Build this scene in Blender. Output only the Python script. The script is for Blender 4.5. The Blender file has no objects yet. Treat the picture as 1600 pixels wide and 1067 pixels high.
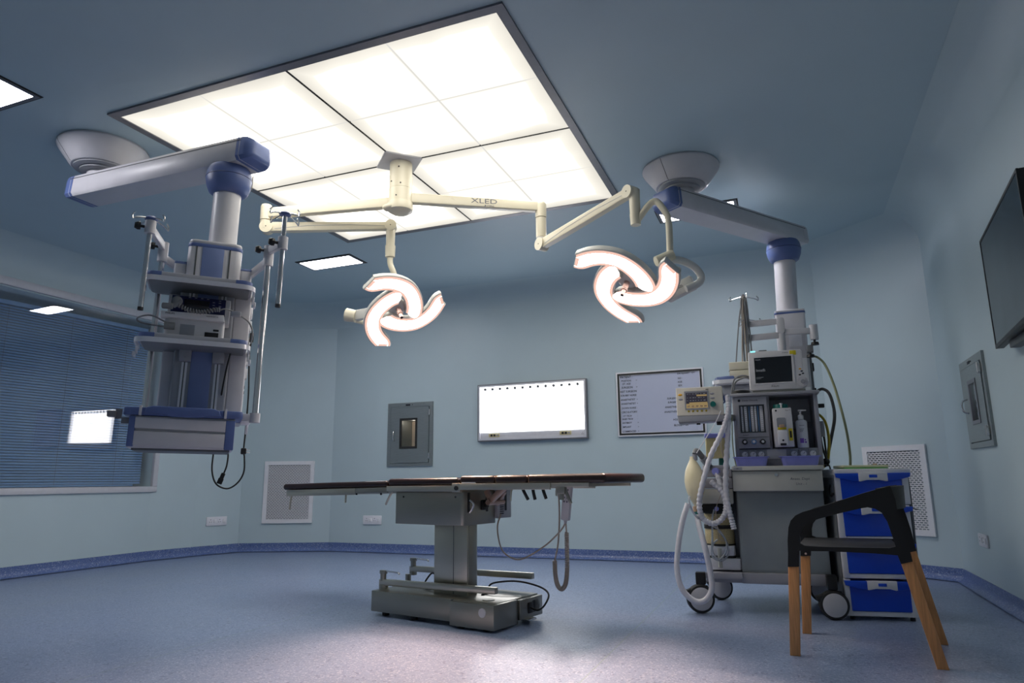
import bpy, bmesh, math, random
from mathutils import Matrix, Vector
random.seed(7)
C = bpy.context.scene.collection
PI = math.pi

# ------------------------------------------------------------------ materials
def lin(c):
    return tuple(((v/255)/12.92 if v/255 <= .04045 else ((v/255+.055)/1.055)**2.4) for v in c)

def mat(name, rgb, rough=.5, metal=0., var=.05, scale=25., bump=0., stretch=None, coat=0., alpha=1., trans=0.):
    m = bpy.data.materials.new(name); m.use_nodes = True
    nt = m.node_tree; n = nt.nodes; b = n['Principled BSDF']
    c = lin(rgb)
    tc = n.new('ShaderNodeTexCoord'); mp = n.new('ShaderNodeMapping'); nz = n.new('ShaderNodeTexNoise')
    nt.links.new(tc.outputs['Object'], mp.inputs['Vector']); nt.links.new(mp.outputs['Vector'], nz.inputs['Vector'])
    if stretch: mp.inputs['Scale'].default_value = stretch
    nz.inputs['Scale'].default_value = scale; nz.inputs['Detail'].default_value = 3
    r = n.new('ShaderNodeValToRGB'); nt.links.new(nz.outputs['Fac'], r.inputs['Fac'])
    r.color_ramp.elements[0].position = .3; r.color_ramp.elements[1].position = .7
    r.color_ramp.elements[0].color = (*[max(0, v*(1-var)) for v in c], 1)
    r.color_ramp.elements[1].color = (*[min(1, v*(1+var)) for v in c], 1)
    nt.links.new(r.outputs['Color'], b.inputs['Base Color'])
    mr = n.new('ShaderNodeMapRange'); nt.links.new(nz.outputs['Fac'], mr.inputs['Value'])
    mr.inputs['To Min'].default_value = max(.02, rough-(.012 if metal > .5 else .06)); mr.inputs['To Max'].default_value = min(1, rough+(.012 if metal > .5 else .06))
    nt.links.new(mr.outputs['Result'], b.inputs['Roughness'])
    b.inputs['Metallic'].default_value = metal
    if coat: b.inputs['Coat Weight'].default_value = coat
    if trans: b.inputs['Transmission Weight'].default_value = trans
    b.inputs['Alpha'].default_value = alpha
    if bump:
        bp = n.new('ShaderNodeBump'); bp.inputs['Strength'].default_value = bump; bp.inputs['Distance'].default_value = .002
        nt.links.new(nz.outputs['Fac'], bp.inputs['Height']); nt.links.new(bp.outputs['Normal'], b.inputs['Normal'])
    return m

def emit(name, rgb, strength, edge=None, edge_rgb=None, seams=False):
    """a lamp diffuser: brightest in the middle, weaker towards its rim"""
    m = bpy.data.materials.new(name); m.use_nodes = True
    nt = m.node_tree; n = nt.nodes; n.remove(n['Principled BSDF'])
    e = n.new('ShaderNodeEmission'); e.inputs['Color'].default_value = (*lin(rgb), 1)
    e.inputs['Strength'].default_value = strength
    nt.links.new(e.outputs['Emission'], n['Material Output'].inputs['Surface'])
    if edge is not None:
        tc = n.new('ShaderNodeTexCoord'); sp = n.new('ShaderNodeSeparateXYZ')
        nt.links.new(tc.outputs['Object'], sp.inputs['Vector'])
        def op(o, a, b=None):
            q = n.new('ShaderNodeMath'); q.operation = o
            for i, v in enumerate((a, b)):
                if v is None: continue
                if isinstance(v, (int, float)): q.inputs[i].default_value = v
                else: nt.links.new(v, q.inputs[i])
            return q.outputs[0]
        ax, ay = op('ABSOLUTE', sp.outputs['X']), op('ABSOLUTE', sp.outputs['Y'])
        dx = op('MINIMUM', ax, op('SUBTRACT', 1.241, ax)); dy = op('MINIMUM', ay, op('SUBTRACT', 1.185, ay))
        d = op('MINIMUM', dx, dy)
        nz = n.new('ShaderNodeTexNoise'); nz.inputs['Scale'].default_value = 2.2
        nt.links.new(tc.outputs['Object'], nz.inputs['Vector'])
        d = op('ADD', d, op('MULTIPLY', op('SUBTRACT', nz.outputs['Fac'], .5), .12))
        def ramp(f0, f1, t0, t1, src=None):
            q = n.new('ShaderNodeMapRange'); nt.links.new(d if src is None else src, q.inputs['Value'])
            for k_, v in (('From Min', f0), ('From Max', f1), ('To Min', t0), ('To Max', t1)): q.inputs[k_].default_value = v
            return q.outputs['Result']
        tot = op('ADD', ramp(0., .13, edge, .66), ramp(.09, .42, 0., strength))     # dim border, bright tube zone
        dj = op('MINIMUM', op('ABSOLUTE', op('SUBTRACT', ax, .6235)), op('ABSOLUTE', op('SUBTRACT', ay, .5955)))   # panel joints, held by bearers
        tot = op('MINIMUM', tot, op('ADD', ramp(.004, .07, .48, 2.6, dj), ramp(.06, .13, 0., 8., dj)))
        nt.links.new(tot, e.inputs['Strength'])
    return m

def glass(name, tint=(1, 1, 1), ior=1.5, rough=0.0, dark=0.):
    m = bpy.data.materials.new(name); m.use_nodes = True
    nt = m.node_tree; n = nt.nodes; n.remove(n['Principled BSDF'])
    t = n.new('ShaderNodeBsdfTransparent'); t.inputs['Color'].default_value = (*tint, 1)
    g = n.new('ShaderNodeBsdfGlossy'); g.inputs['Roughness'].default_value = rough
    lw = n.new('ShaderNodeLayerWeight'); lw.inputs['Blend'].default_value = .5      # Schlick reflectance, same from both sides
    pw = n.new('ShaderNodeMath'); pw.operation = 'POWER'; pw.inputs[1].default_value = 5.; nt.links.new(lw.outputs['Facing'], pw.inputs[0])
    f0 = ((ior-1)/(ior+1))**2
    f = n.new('ShaderNodeMath'); f.operation = 'MULTIPLY_ADD'; f.inputs[1].default_value = 1-f0; f.inputs[2].default_value = f0; nt.links.new(pw.outputs[0], f.inputs[0])
    nz = n.new('ShaderNodeTexNoise'); nz.inputs['Scale'].default_value = 2.
    bp = n.new('ShaderNodeBump'); bp.inputs['Strength'].default_value = .002; bp.inputs['Distance'].default_value = .001
    nt.links.new(nz.outputs['Fac'], bp.inputs['Height']); nt.links.new(bp.outputs['Normal'], g.inputs['Normal'])
    x = n.new('ShaderNodeMixShader')
    nt.links.new(f.outputs[0], x.inputs['Fac']); nt.links.new(t.outputs[0], x.inputs[1]); nt.links.new(g.outputs[0], x.inputs[2])
    nt.links.new(x.outputs[0], n['Material Output'].inputs['Surface'])
    return m

def floor_mat(name, rgb, seams=True):
    m = mat(name, rgb, .32, 0, .06, 2.2)
    nt = m.node_tree; n = nt.nodes; b = n['Principled BSDF']
    base = b.inputs['Base Color'].links[0].from_socket
    tc = n.new('ShaderNodeTexCoord')
    def speck(scale, lo, hi, col, prev, fac):
        v = n.new('ShaderNodeTexVoronoi'); v.inputs['Scale'].default_value = scale
        nt.links.new(tc.outputs['Object'], v.inputs['Vector'])
        s = n.new('ShaderNodeSeparateColor'); nt.links.new(v.outputs['Color'], s.inputs['Color'])
        mr = n.new('ShaderNodeMapRange'); nt.links.new(s.outputs[0], mr.inputs['Value'])
        mr.inputs['From Min'].default_value = lo; mr.inputs['From Max'].default_value = hi
        mr.inputs['To Max'].default_value = fac
        x = n.new('ShaderNodeMix'); x.data_type = 'RGBA'
        nt.links.new(mr.outputs['Result'], x.inputs['Factor']); nt.links.new(prev, x.inputs['A']); x.inputs['B'].default_value = (*lin(col), 1)
        return x.outputs['Result']
    c = speck(190., .80, .84, (84, 100, 142), base, .5)
    c = speck(150., .84, .88, (190, 200, 216), c, .4)
    c = speck(90., .955, .965, (48, 58, 96), c, .5)
    if seams:
        sp = n.new('ShaderNodeSeparateXYZ'); nt.links.new(tc.outputs['Object'], sp.inputs['Vector'])
        a = n.new('ShaderNodeMath'); a.operation = 'ADD'; a.inputs[1].default_value = 40.855
        nt.links.new(sp.outputs['X'], a.inputs[0])
        w = n.new('ShaderNodeMath'); w.operation = 'WRAP'; w.inputs[1].default_value = 1.; w.inputs[2].default_value = -1.
        nt.links.new(a.outputs[0], w.inputs[0])
        ab = n.new('ShaderNodeMath'); ab.operation = 'ABSOLUTE'; nt.links.new(w.outputs[0], ab.inputs[0])
        lt = n.new('ShaderNodeMath'); lt.operation = 'LESS_THAN'; lt.inputs[1].default_value = .0022; nt.links.new(ab.outputs[0], lt.inputs[0])
        x = n.new('ShaderNodeMix'); x.data_type = 'RGBA'
        nt.links.new(lt.outputs[0], x.inputs['Factor']); nt.links.new(c, x.inputs['A']); x.inputs['B'].default_value = (*lin((120, 142, 140)), 1)
        c = x.outputs['Result']
    nt.links.new(c, b.inputs['Base Color'])
    return m

M = dict(
    ceilpaint=mat('ceiling_paint', (172, 192, 201), .45, 0, .015, 3., .02),
    wall=mat('wall_paint', (184, 201, 207), .42, 0, .015, 3., .02),
    floor=floor_mat('speckled_vinyl', (124, 140, 170)),
    base=floor_mat('speckled_vinyl_skirting', (88, 108, 158), False),
    pvc=mat('white_pvc', (196, 196, 202), .35, 0, .03),
    alu=mat('aluminium', (222, 222, 228), .3, .35, .05, 60., 0, (1, 1, 20)),
    darkalu=mat('grey_anodised_frame', (122, 122, 128), .4, .5, .06),
    black=mat('black_plastic', (14, 14, 15), .45, 0, .1),
    rubber=mat('dark_rubber', (34, 35, 36), .65, 0, .1),
    shell=mat('grey_white_enamel', (196, 195, 200), .38, 0, .03, 12.),
    shelldark=mat('grey_enamel', (150, 153, 160), .42, 0, .04, 12.),
    blue=mat('blue_plastic', (88, 106, 156), .4, 0, .05, 12.),
    stripe=mat('blue_panel', (112, 128, 172), .45, 0, .04, 12.),
    cream=mat('cream_lacquer', (214, 207, 186), .3, 0, .02, 10.),
    lamp=mat('lamp_shell', (206, 206, 202), .32, 0, .03, 10.),
    steel=mat('brushed_steel', (188, 184, 172), .28, .86, .02, 10., 0, (1, 40, 40)),
    steelb=mat('dull_steel', (154, 152, 143), .32, .88, .02, 8., 0, (1, 40, 40)),
    chrome=mat('polished_steel', (214, 214, 214), .16, .85, .05),
    hatch=mat('satin_steel_sheet', (146, 154, 155), .42, .6, .07, 14., .03, (1, 1, 20)),
    pad=mat('dark_brown_vinyl', (36, 22, 22), .3, 0, .1, 60., .12),
    seam=mat('tan_strip', (190, 158, 132), .5, 0, .1),
    anaes=mat('machine_grey', (160, 160, 168), .42, 0, .03, 12.),
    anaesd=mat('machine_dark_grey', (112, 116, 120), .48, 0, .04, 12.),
    cabinet=mat('cabinet_grey', (150, 157, 158), .45, 0, .03, 12.),
    beige=mat('drawer_beige', (192, 192, 184), .42, 0, .03, 12.),
    link=mat('pink_tinted_steel', (176, 150, 138), .35, .6, .06),  # plain steel, its pinkish-brown reflections put into the base colour
    modul=mat('pale_beige', (206, 200, 178), .45, 0, .03),
    tan2=mat('pale_lining', (240, 222, 200), .5, 0, .03),
    shelf=mat('shelf_grey', (168, 169, 177), .42, 0, .03, 12.),
    dark=mat('dark_recess', (84, 88, 90), .5, 0, .05),
    lilac=mat('lilac_tray', (140, 146, 220), .4, 0, .05),
    moni=mat('monitor_white', (214, 212, 214), .35, 0, .02),
    vent=mat('ventilator_white', (214, 210, 198), .4, 0, .03),
    screen=mat('dark_screen', (22, 24, 30), .12, 0, .05, 5., 0, None, .5),
    navy=mat('navy_panel', (20, 28, 74), .3, 0, .08),
    yellow=mat('yellow_label', (214, 194, 30), .5, 0, .05),
    ybox=mat('yellow_plastic', (196, 184, 136), .4, 0, .05),
    teal=mat('teal_plastic', (14, 110, 104), .35, 0, .05),
    white=mat('white_plastic', (226, 226, 230), .4, 0, .02),
    ink=mat('ink', (26, 28, 40), .6, 0, .1),
    inkgrey=mat('grey_print', (104, 106, 116), .6, 0, .1),
    board=mat('whiteboard_enamel', (188, 194, 214), .25, 0, .015, 4.),
    bag=mat('cream_rubber', (228, 218, 182), .42, 0, .04, 14.),
    hose=mat('translucent_hose', (228, 228, 236), .35, 0, .05, 60., 0, None, 0, 1., .25),
    clear=mat('clear_tubing', (214, 220, 228), .2, 0, .03, 40., 0, None, 0, 1., .6),
    granule=mat('soda_lime_granules', (186, 170, 128), .6, 0, .3, 220., .3),
    gashose=mat('olive_gas_hose', (132, 136, 100), .45, 0, .05),
    yhose=mat('yellow_gas_hose', (178, 158, 40), .45, 0, .05),
    cable=mat('grey_cable', (170, 158, 146), .45, 0, .05),
    cgrey=mat('mid_grey_cable', (120, 122, 124), .45, 0, .05),
    cartw=mat('cart_white', (222, 222, 226), .4, 0, .02),
    cartb=mat('cart_blue', (14, 74, 205), .35, 0, .05, 8.),
    folder=mat('cream_folder', (214, 214, 178), .5, 0, .04),
    green=mat('green_edge', (94, 184, 86), .5, 0, .04),
    chair=mat('black_polypropylene', (11, 11, 11), .55, 0, .1, 80., .05),
    wood=mat('oak', (206, 146, 92), .42, 0, .16, 9., .05, (14, 14, 1)),
    slat=mat('blue_slat', (114, 152, 200), .45, 0, .04),
    tv=mat('tv_screen', (9, 15, 20), .16, 0, .1, 5.),
    socket=mat('socket_white', (224, 224, 230), .35, 0, .02),
    bottle=mat('bottle_white', (220, 220, 226), .35, 0, .02),
    violet=mat('violet_print', (130, 90, 190), .5, 0, .05),
    flow=mat('flow_tube_white', (226, 228, 234), .3, 0, .05),
    flowb=mat('flow_tube_blue', (96, 140, 190), .3, 0, .05),
    orange=mat('amber_button', (232, 170, 30), .4, 0, .05),
    tan=mat('brown_panel', (190, 160, 132), .5, 0, .05),
    pinks=mat('pink_sleeve', (214, 180, 168), .4, 0, .05),
    panelglow=emit('ceiling_diffuser_glow', (255, 250, 238), 5.2, .46),
    spotglow=emit('downlight_glow', (250, 248, 255), 22.0),
    viewglow=emit('film_viewer_glow', (252, 252, 255), 4.2),
    lensglow=emit('lamp_lens_glow', (255, 243, 236), 7.0),
    lensrim=emit('lamp_lens_rim_glow', (255, 206, 188), .56),
    joint=emit('diffuser_joint_glow', (255, 253, 248), .43),
    ventglow=emit('ventilator_screen_glow', (226, 196, 140), .20),
    ventglow2=emit('ventilator_screen_slate', (84, 82, 96), .18),
    screentext=emit('screen_text_glow', (200, 206, 216), .14),
    cyanled=emit('cyan_led_glow', (150, 235, 240), .7),
    amberled=emit('amber_led_glow', (250, 190, 60), .8),
    pane=glass('window_glass', (1, 1, 1), 1.6),
    hatchpane=glass('hatch_glass', (.85, .85, .85), 1.5),
)

# ------------------------------------------------------------------ mesh builder
def rr(x0, x1, z0, z1, r, n=4):
    p = []
    for cx, cz, a in ((x1-r, z1-r, 0), (x0+r, z1-r, 90), (x0+r, z0+r, 180), (x1-r, z0+r, 270)):
        for i in range(n+1):
            t = math.radians(a+90*i/n); p.append((cx+r*math.cos(t), cz+r*math.sin(t)))
    return p

def smooth_path(pts, k=6, closed=False):
    P = [Vector(p) for p in pts]; out = []; n = len(P)
    for i in range(n if closed else n-1):
        p0 = P[(i-1) % n] if closed or i > 0 else P[0]*2-P[1]
        p1, p2 = P[i], P[(i+1) % n]
        p3 = P[(i+2) % n] if closed or i+2 < n else P[-1]*2-P[-2]
        for j in range(k):
            t = j/k
            out.append(.5*((2*p1)+(p2-p0)*t+(2*p0-5*p1+4*p2-p3)*t*t+(3*p1-p0-3*p2+p3)*t**3))
    if not closed: out.append(P[-1])
    return out

class MB:
    def __init__(s, m=None): s.bm = bmesh.new(); s.m = m
    def _add(s, t, m=None):
        if m is not None: bmesh.ops.transform(t, matrix=m, verts=t.verts)
        if s.m is not None: bmesh.ops.transform(t, matrix=s.m, verts=t.verts)
        me = bpy.data.meshes.new('t'); t.to_mesh(me); t.free(); s.bm.from_mesh(me); bpy.data.meshes.remove(me)
        return s
    def box(s, x0, x1, y0, y1, z0, z1, b=0, seg=2, m=None):
        t = bmesh.new(); bmesh.ops.create_cube(t, size=1)
        for v in t.verts:
            v.co = Vector(((x0+x1)/2+v.co.x*(x1-x0), (y0+y1)/2+v.co.y*(y1-y0), (z0+z1)/2+v.co.z*(z1-z0)))
        if b: bmesh.ops.bevel(t, geom=t.edges[:], offset=b, segments=seg, affect='EDGES', profile=.5)
        return s._add(t, m)
    def cyl(s, p0, p1, r0, r1=None, n=20, m=None):
        if r1 is None: r1 = r0
        p0, p1 = Vector(p0), Vector(p1); d = p1-p0
        t = bmesh.new(); bmesh.ops.create_cone(t, cap_ends=True, segments=n, radius1=r0, radius2=max(r1, 1e-5), depth=d.length)
        q = Matrix.Translation((p0+p1)/2) @ d.to_track_quat('Z', 'Y').to_matrix().to_4x4()
        bmesh.ops.transform(t, matrix=q, verts=t.verts)
        return s._add(t, m)
    def tube(s, pts, r, n=8, k=6, closed=False, m=None, sm=True):
        P = smooth_path(pts, k, closed) if sm and len(pts) > 2 else [Vector(p) for p in pts]
        t = bmesh.new(); rings = []; N = len(P)
        tan = [(P[(i+1) % N]-P[i-1] if closed else P[min(i+1, N-1)]-P[max(i-1, 0)]).normalized() for i in range(N)]
        u = tan[0].orthogonal().normalized()
        for i, p in enumerate(P):
            u = (u-tan[i]*u.dot(tan[i])).normalized(); v = tan[i].cross(u)
            R = r(i/(N-1), i) if callable(r) else r
            rings.append([t.verts.new(p+u*R*math.cos(2*PI*j/n)+v*R*math.sin(2*PI*j/n)) for j in range(n)])
        for i in range(N if closed else N-1):
            a, b = rings[i], rings[(i+1) % N]
            for j in range(n): t.faces.new((a[j], a[(j+1) % n], b[(j+1) % n], b[j]))
        if not closed: t.faces.new(rings[0][::-1]); t.faces.new(rings[-1])
        return s._add(t, m)
    def sweep(s, pts, sect, up=(0, 0, 1), k=6, m=None, sm=True, closed=False):
        """sweep a cross-section; sect(t)->[(side,up)...]"""
        P = smooth_path(pts, k, closed) if sm else [Vector(p) for p in pts]; N = len(P); t = bmesh.new(); rings = []; up = Vector(up)
        for i, p in enumerate(P):
            d = (P[(i+1) % N]-P[i-1]) if closed else (P[min(i+1, N-1)]-P[max(i-1, 0)])
            side = d.cross(up).normalized(); uu = side.cross(d).normalized()
            rings.append([t.verts.new(p+side*a+uu*b) for a, b in sect(i/(N-1))])
        n = len(rings[0])
        for i in range(N if closed else N-1):
            a, b = rings[i], rings[(i+1) % N]
            for j in range(n): t.faces.new((a[j], a[(j+1) % n], b[(j+1) % n], b[j]))
        if not closed: t.faces.new(rings[0][::-1]); t.faces.new(rings[-1])
        return s._add(t, m)
    def lathe(s, prof, n=32, m=None):
        t = bmesh.new(); rings = []
        for r, z in prof: rings.append([t.verts.new((r*math.cos(2*PI*j/n), r*math.sin(2*PI*j/n), z)) for j in range(n)])
        for a, b in zip(rings, rings[1:]):
            for j in range(n): t.faces.new((a[j], a[(j+1) % n], b[(j+1) % n], b[j]))
        t.faces.new(rings[0][::-1]); t.faces.new(rings[-1])
        return s._add(t, m)
    def _extr(s, pts, f0, f1, b, m, holes=()):
        t = bmesh.new()
        lo = [t.verts.new(f0(p)) for p in pts]
        fc = t.faces.new(lo)
        r = bmesh.ops.extrude_face_region(t, geom=[fc])
        d = f1(pts[0])-f0(pts[0])
        for v in [g for g in r['geom'] if isinstance(g, bmesh.types.BMVert)]: v.co += d
        if b:
            t.edges.ensure_lookup_table()
            ed = [e for e in t.edges if abs((e.verts[0].co-e.verts[1].co).normalized().dot(d.normalized())) < .5]
            bmesh.ops.bevel(t, geom=ed, offset=b, segments=2, affect='EDGES', profile=.5)
        return s._add(t, m)
    def prism(s, pts, y0, y1, b=0, m=None):      # outline in x,z
        return s._extr(pts, lambda p: Vector((p[0], y0, p[1])), lambda p: Vector((p[0], y1, p[1])), b, m)
    def plan(s, pts, z0, z1, b=0, m=None):       # outline in x,y
        return s._extr(pts, lambda p: Vector((p[0], p[1], z0)), lambda p: Vector((p[0], p[1], z1)), b, m)
    def side(s, pts, x0, x1, b=0, m=None):       # outline in y,z
        return s._extr(pts, lambda p: Vector((x0, p[0], p[1])), lambda p: Vector((x1, p[0], p[1])), b, m)
    def ball(s, c, r, sc=(1, 1, 1), m=None, u=20, v=12):
        t = bmesh.new(); bmesh.ops.create_uvsphere(t, u_segments=u, v_segments=v, radius=r)
        for q in t.verts: q.co = Vector((c[0]+q.co.x*sc[0], c[1]+q.co.y*sc[1], c[2]+q.co.z*sc[2]))
        return s._add(t, m)
    def text(s, string, size, m, align='LEFT', depth=.0004, shear=0., bold=0.):
        cu = bpy.data.curves.new('t', 'FONT'); cu.body = string; cu.size = size; cu.align_x = align; cu.align_y = 'CENTER'
        cu.extrude = depth; cu.shear = shear; cu.offset = bold*size; cu.resolution_u = 2
        o = bpy.data.objects.new('t', cu); C.objects.link(o)
        dg = bpy.context.evaluated_depsgraph_get(); me = bpy.data.meshes.new_from_object(o.evaluated_get(dg))
        bpy.data.objects.remove(o); bpy.data.curves.remove(cu)
        t = bmesh.new(); t.from_mesh(me); bpy.data.meshes.remove(me)
        return s._add(t, m)
    def ring(s, outer, inner, y0, y1, m=None):   # frame between two outlines of equal length in x,z
        t = bmesh.new(); n = len(outer)
        V = [[t.verts.new((p[0], y, p[1])) for p in o] for y in (y0, y1) for o in (outer, inner)]
        o0, i0, o1, i1 = V
        for j in range(n):
            k = (j+1) % n
            t.faces.new((o0[j], o0[k], i0[k], i0[j])); t.faces.new((o1[k], o1[j], i1[j], i1[k]))
            t.faces.new((o0[k], o0[j], o1[j], o1[k])); t.faces.new((i0[j], i0[k], i1[k], i1[j]))
        return s._add(t, m)
    def build_each(s, name, m, parent=None, label=None):
        """every loose piece becomes a part of its own"""
        bm = s.bm; seen = set(); out = []; bm.verts.ensure_lookup_table()
        for v in bm.verts:
            if v in seen: continue
            st = [v]; isl = []; seen.add(v)
            while st:
                q = st.pop(); isl.append(q)
                for e in q.link_edges:
                    o = e.other_vert(q)
                    if o not in seen: seen.add(o); st.append(o)
            c = MB(); mp = {}
            for q in isl: mp[q] = c.bm.verts.new(q.co)
            done = set()
            for q in isl:
                for f in q.link_faces:
                    if f not in done: done.add(f); c.bm.faces.new([mp[w] for w in f.verts])
            out.append(c.build(name, m, parent, label))
        bm.free(); return out
    def build(s, name, m, parent=None, label=None, kind=None, flat=False):
        bmesh.ops.recalc_face_normals(s.bm, faces=s.bm.faces[:])
        me = bpy.data.meshes.new(name); s.bm.to_mesh(me); s.bm.free()
        o = bpy.data.objects.new(name, me); C.objects.link(o)
        me.materials.append(M[m] if isinstance(m, str) else m)
        if not flat:
            me.polygons.foreach_set('use_smooth', [True]*len(me.polygons)); me.set_sharp_from_angle(angle=math.radians(38))
        if parent: o.parent = parent
        if label: o['label'] = label
        if kind: o['kind'] = kind
        return o

def thing(name, label, cat, loc=(0, 0, 0), rot=0, group=None):
    o = bpy.data.objects.new(name, None); C.objects.link(o); o.empty_display_size = .1
    o.location = loc; o.rotation_euler = (0, 0, math.radians(rot)); o['label'] = label; o['category'] = cat
    if group: o['group'] = group
    return o
def tag(o, label, cat, group=None):
    o['label'] = label; o['category'] = cat
    if group: o['group'] = group
    return o
def T3(x, y, z): return Matrix.Translation((x, y, z))
def RX(a): return Matrix.Rotation(math.radians(a), 4, 'X')
def RY(a): return Matrix.Rotation(math.radians(a), 4, 'Y')
def RZ(a): return Matrix.Rotation(math.radians(a), 4, 'Z')
def front(x, y, z): return T3(x, y, z) @ RX(90)     # text facing -y
EXPOSURE = 0.8
# ------------------------------------------------------------------ camera
cam_d = bpy.data.cameras.new('camera'); cam = bpy.data.objects.new('camera', cam_d); C.objects.link(cam)
bpy.context.scene.camera = cam
cam_d.sensor_width = 36; cam_d.lens = 1069/1600*36; cam_d.clip_start = .02
yaw, pitch, roll = .37690, .2009, -.0101
fwd = Vector((-math.sin(yaw)*math.cos(pitch), math.cos(yaw)*math.cos(pitch), math.sin(pitch)))
rgt = Vector((math.cos(yaw), math.sin(yaw), 0)); upv = rgt.cross(fwd)
r2 = rgt*math.cos(roll)+upv*math.sin(roll); u2 = -rgt*math.sin(roll)+upv*math.cos(roll)
cam.matrix_world = Matrix(((r2.x, u2.x, -fwd.x, 0), (r2.y, u2.y, -fwd.y, 0), (r2.z, u2.z, -fwd.z, .8), (0, 0, 0, 1)))

# ------------------------------------------------------------------ room shell
H = 3.0; TH = .3
POLY = [(-6.47, -.8), (-6.47, 5.62), (-6.37, 6.15), (-6.2, 6.68), (-5.2, 7.1), (.37, 7.1), (1.19, 6.42), (1.19, -.8)]
MB().box(-7.6, 1.7, -1.3, 7.8, -.2, 0).build('floor', 'floor', kind='structure')
MB().box(-7.6, 1.7, -1.3, 7.8, H, H+.2).build('ceiling', 'ceilpaint', kind='structure')

def wall(name, p0, p1, holes=(), ext=(0, 0), b=None):
    """wall along p0->p1 (room on the right-hand side), thickness outwards, with rectangular openings (s0,s1,z0,z1)"""
    b = b or MB(); p0, p1 = Vector(p0), Vector(p1); d = (p1-p0); L = d.length; a = math.atan2(d.y, d.x)
    m = Matrix.Translation((p0.x, p0.y, 0)) @ Matrix.Rotation(a, 4, 'Z')
    ss = sorted({-ext[0], L+ext[1], *[h[0] for h in holes], *[h[1] for h in holes]})
    zs = sorted({0, H, *[h[2] for h in holes], *[h[3] for h in holes]})
    for i in range(len(ss)-1):
        for j in range(len(zs)-1):
            cx, cz = (ss[i]+ss[i+1])/2, (zs[j]+zs[j+1])/2
            if any(h[0] < cx < h[1] and h[2] < cz < h[3] for h in holes): continue
            b.box(ss[i], ss[i+1], 0, TH, zs[j], zs[j+1], m=m)
    return b
b = wall('wall_left', POLY[0], POLY[1], [(3.75, 6.455, .76, 2.62)], (.3, 0))
wall('', POLY[1], POLY[2], b=b); wall('', POLY[2], POLY[3], b=b)
b.build('wall_left', 'wall', kind='structure', flat=True)
wall('', POLY[3], POLY[4], []).build('wall_far_left', 'wall', kind='structure', flat=True)
wall('', POLY[4], POLY[5], [(.76+.21, .76+.41, 1.19, 1.53)]).build('wall_far', 'wall', kind='structure', flat=True)
wall('', POLY[5], POLY[6], []).build('wall_far_right', 'wall', kind='structure', flat=True)
wall('', POLY[6], POLY[7], [(1.03, 1.22, 1.14, 1.42)], (0, .3)).build('wall_right', 'wall', kind='structure', flat=True)
wall('', POLY[7], POLY[0], ext=(.3, .3)).build('wall_back', 'wall', kind='structure', flat=True)

def inset(poly, d):
    n = len(poly); out = []
    for i in range(n):
        p, a, c = Vector(poly[i]), Vector(poly[i-1]), Vector(poly[(i+1) % n])
        n1 = (p-a).normalized(); n2 = (c-p).normalized()
        n1 = Vector((n1.y, -n1.x)); n2 = Vector((n2.y, -n2.x))
        k = (n1+n2).normalized(); out.append(p+k*(d/k.dot(n1)))
    return out
def coving(name, prof, m, idx, closed=False):
    """strip following the walls; prof = [(distance from wall, z)...] from wall to room"""
    bm = bmesh.new(); n = len(POLY); rows = []
    for d, z in prof:
        q = inset(POLY, d); rows.append([bm.verts.new((q[i % n].x, q[i % n].y, z)) for i in idx])
    for a, c in zip(rows, rows[1:]):
        for i in range(len(idx)-1): bm.faces.new((a[i], a[i+1], c[i+1], c[i]))
    me = bpy.data.meshes.new(name); bm.to_mesh(me); bm.free()
    o = bpy.data.objects.new(name, me); C.objects.link(o); me.materials.append(M[m]); o['kind'] = 'structure'
    me.polygons.foreach_set('use_smooth', [True]*len(me.polygons)); me.set_sharp_from_angle(angle=math.radians(28))
    return o
R = .26
coving('trim_1', [(0.001, H-R-.02)]+[(R-R*math.cos(math.radians(a))+.001, H-R+R*math.sin(math.radians(a))-.001) for a in range(0, 91, 10)], 'wall', [0, 1, 2, 3, 4, 5, 6, 7, 0])
r = .05
bp = [(.001, .101), (.006, .1)]+[(.006+r-r*math.cos(math.radians(a)), r-r*math.sin(math.radians(a))+(.006)) for a in range(0, 91, 15)]
coving('baseboard_left', bp, 'base', [0, 1, 2, 3]); coving('baseboard_far_left', bp, 'base', [3, 4]); coving('baseboard_far', bp, 'base', [4, 5])
coving('baseboard_far_right', bp, 'base', [5, 6]); coving('baseboard_right', bp, 'base', [6, 7]); coving('baseboard_back', bp, 'base', [7, 0])

# ------------------------------------------------------------------ window with venetian blind
w = bpy.data.objects.new('window_1', None); C.objects.link(w); w.location = (-6.47, 4.4, .72); w['kind'] = 'structure'
wm = T3(6.47, -4.4, -.72)
b = MB(wm)
Y0, Y1, Z0, Z1 = 2.9, 5.68, .72, 2.665
def yz(y0, y1, z0, z1): return [(y0, z0), (y1, z0), (y1, z1), (y0, z1)]
for q in (yz(Y0, Y1, Z1-.075, Z1), yz(Y0, Y1, Z0, Z0+.06), yz(Y0, Y0+.06, Z0+.06, Z1-.075), yz(Y1-.06, Y1, Z0+.06, Z1-.075)):
    b.side(q, -6.485, -6.445, .006)
b.build('window_frame', 'pvc', w)
b = MB(wm)
b.box(-6.95, -6.485, Y0, Y1, Z1-.085, Z1-.065); b.box(-6.95, -6.485, Y0, Y1, Z0+.045, Z0+.06)
b.box(-6.95, -6.485, Y1-.06, Y1-.04, Z0+.06, Z1-.085); b.box(-6.95, -6.485, Y0+.04, Y0+.06, Z0+.06, Z1-.085)
b.build('reveal', 'wall', w)
g = T3(-6.53, 5.62, 1.7) @ RZ(-4.6) @ RY(.9)
for dx in (0, -.03):
    MB(wm @ g).box(dx-.004, dx, -2.5, -.005, -.92, .88).build('pane', 'pane', w)
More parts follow.
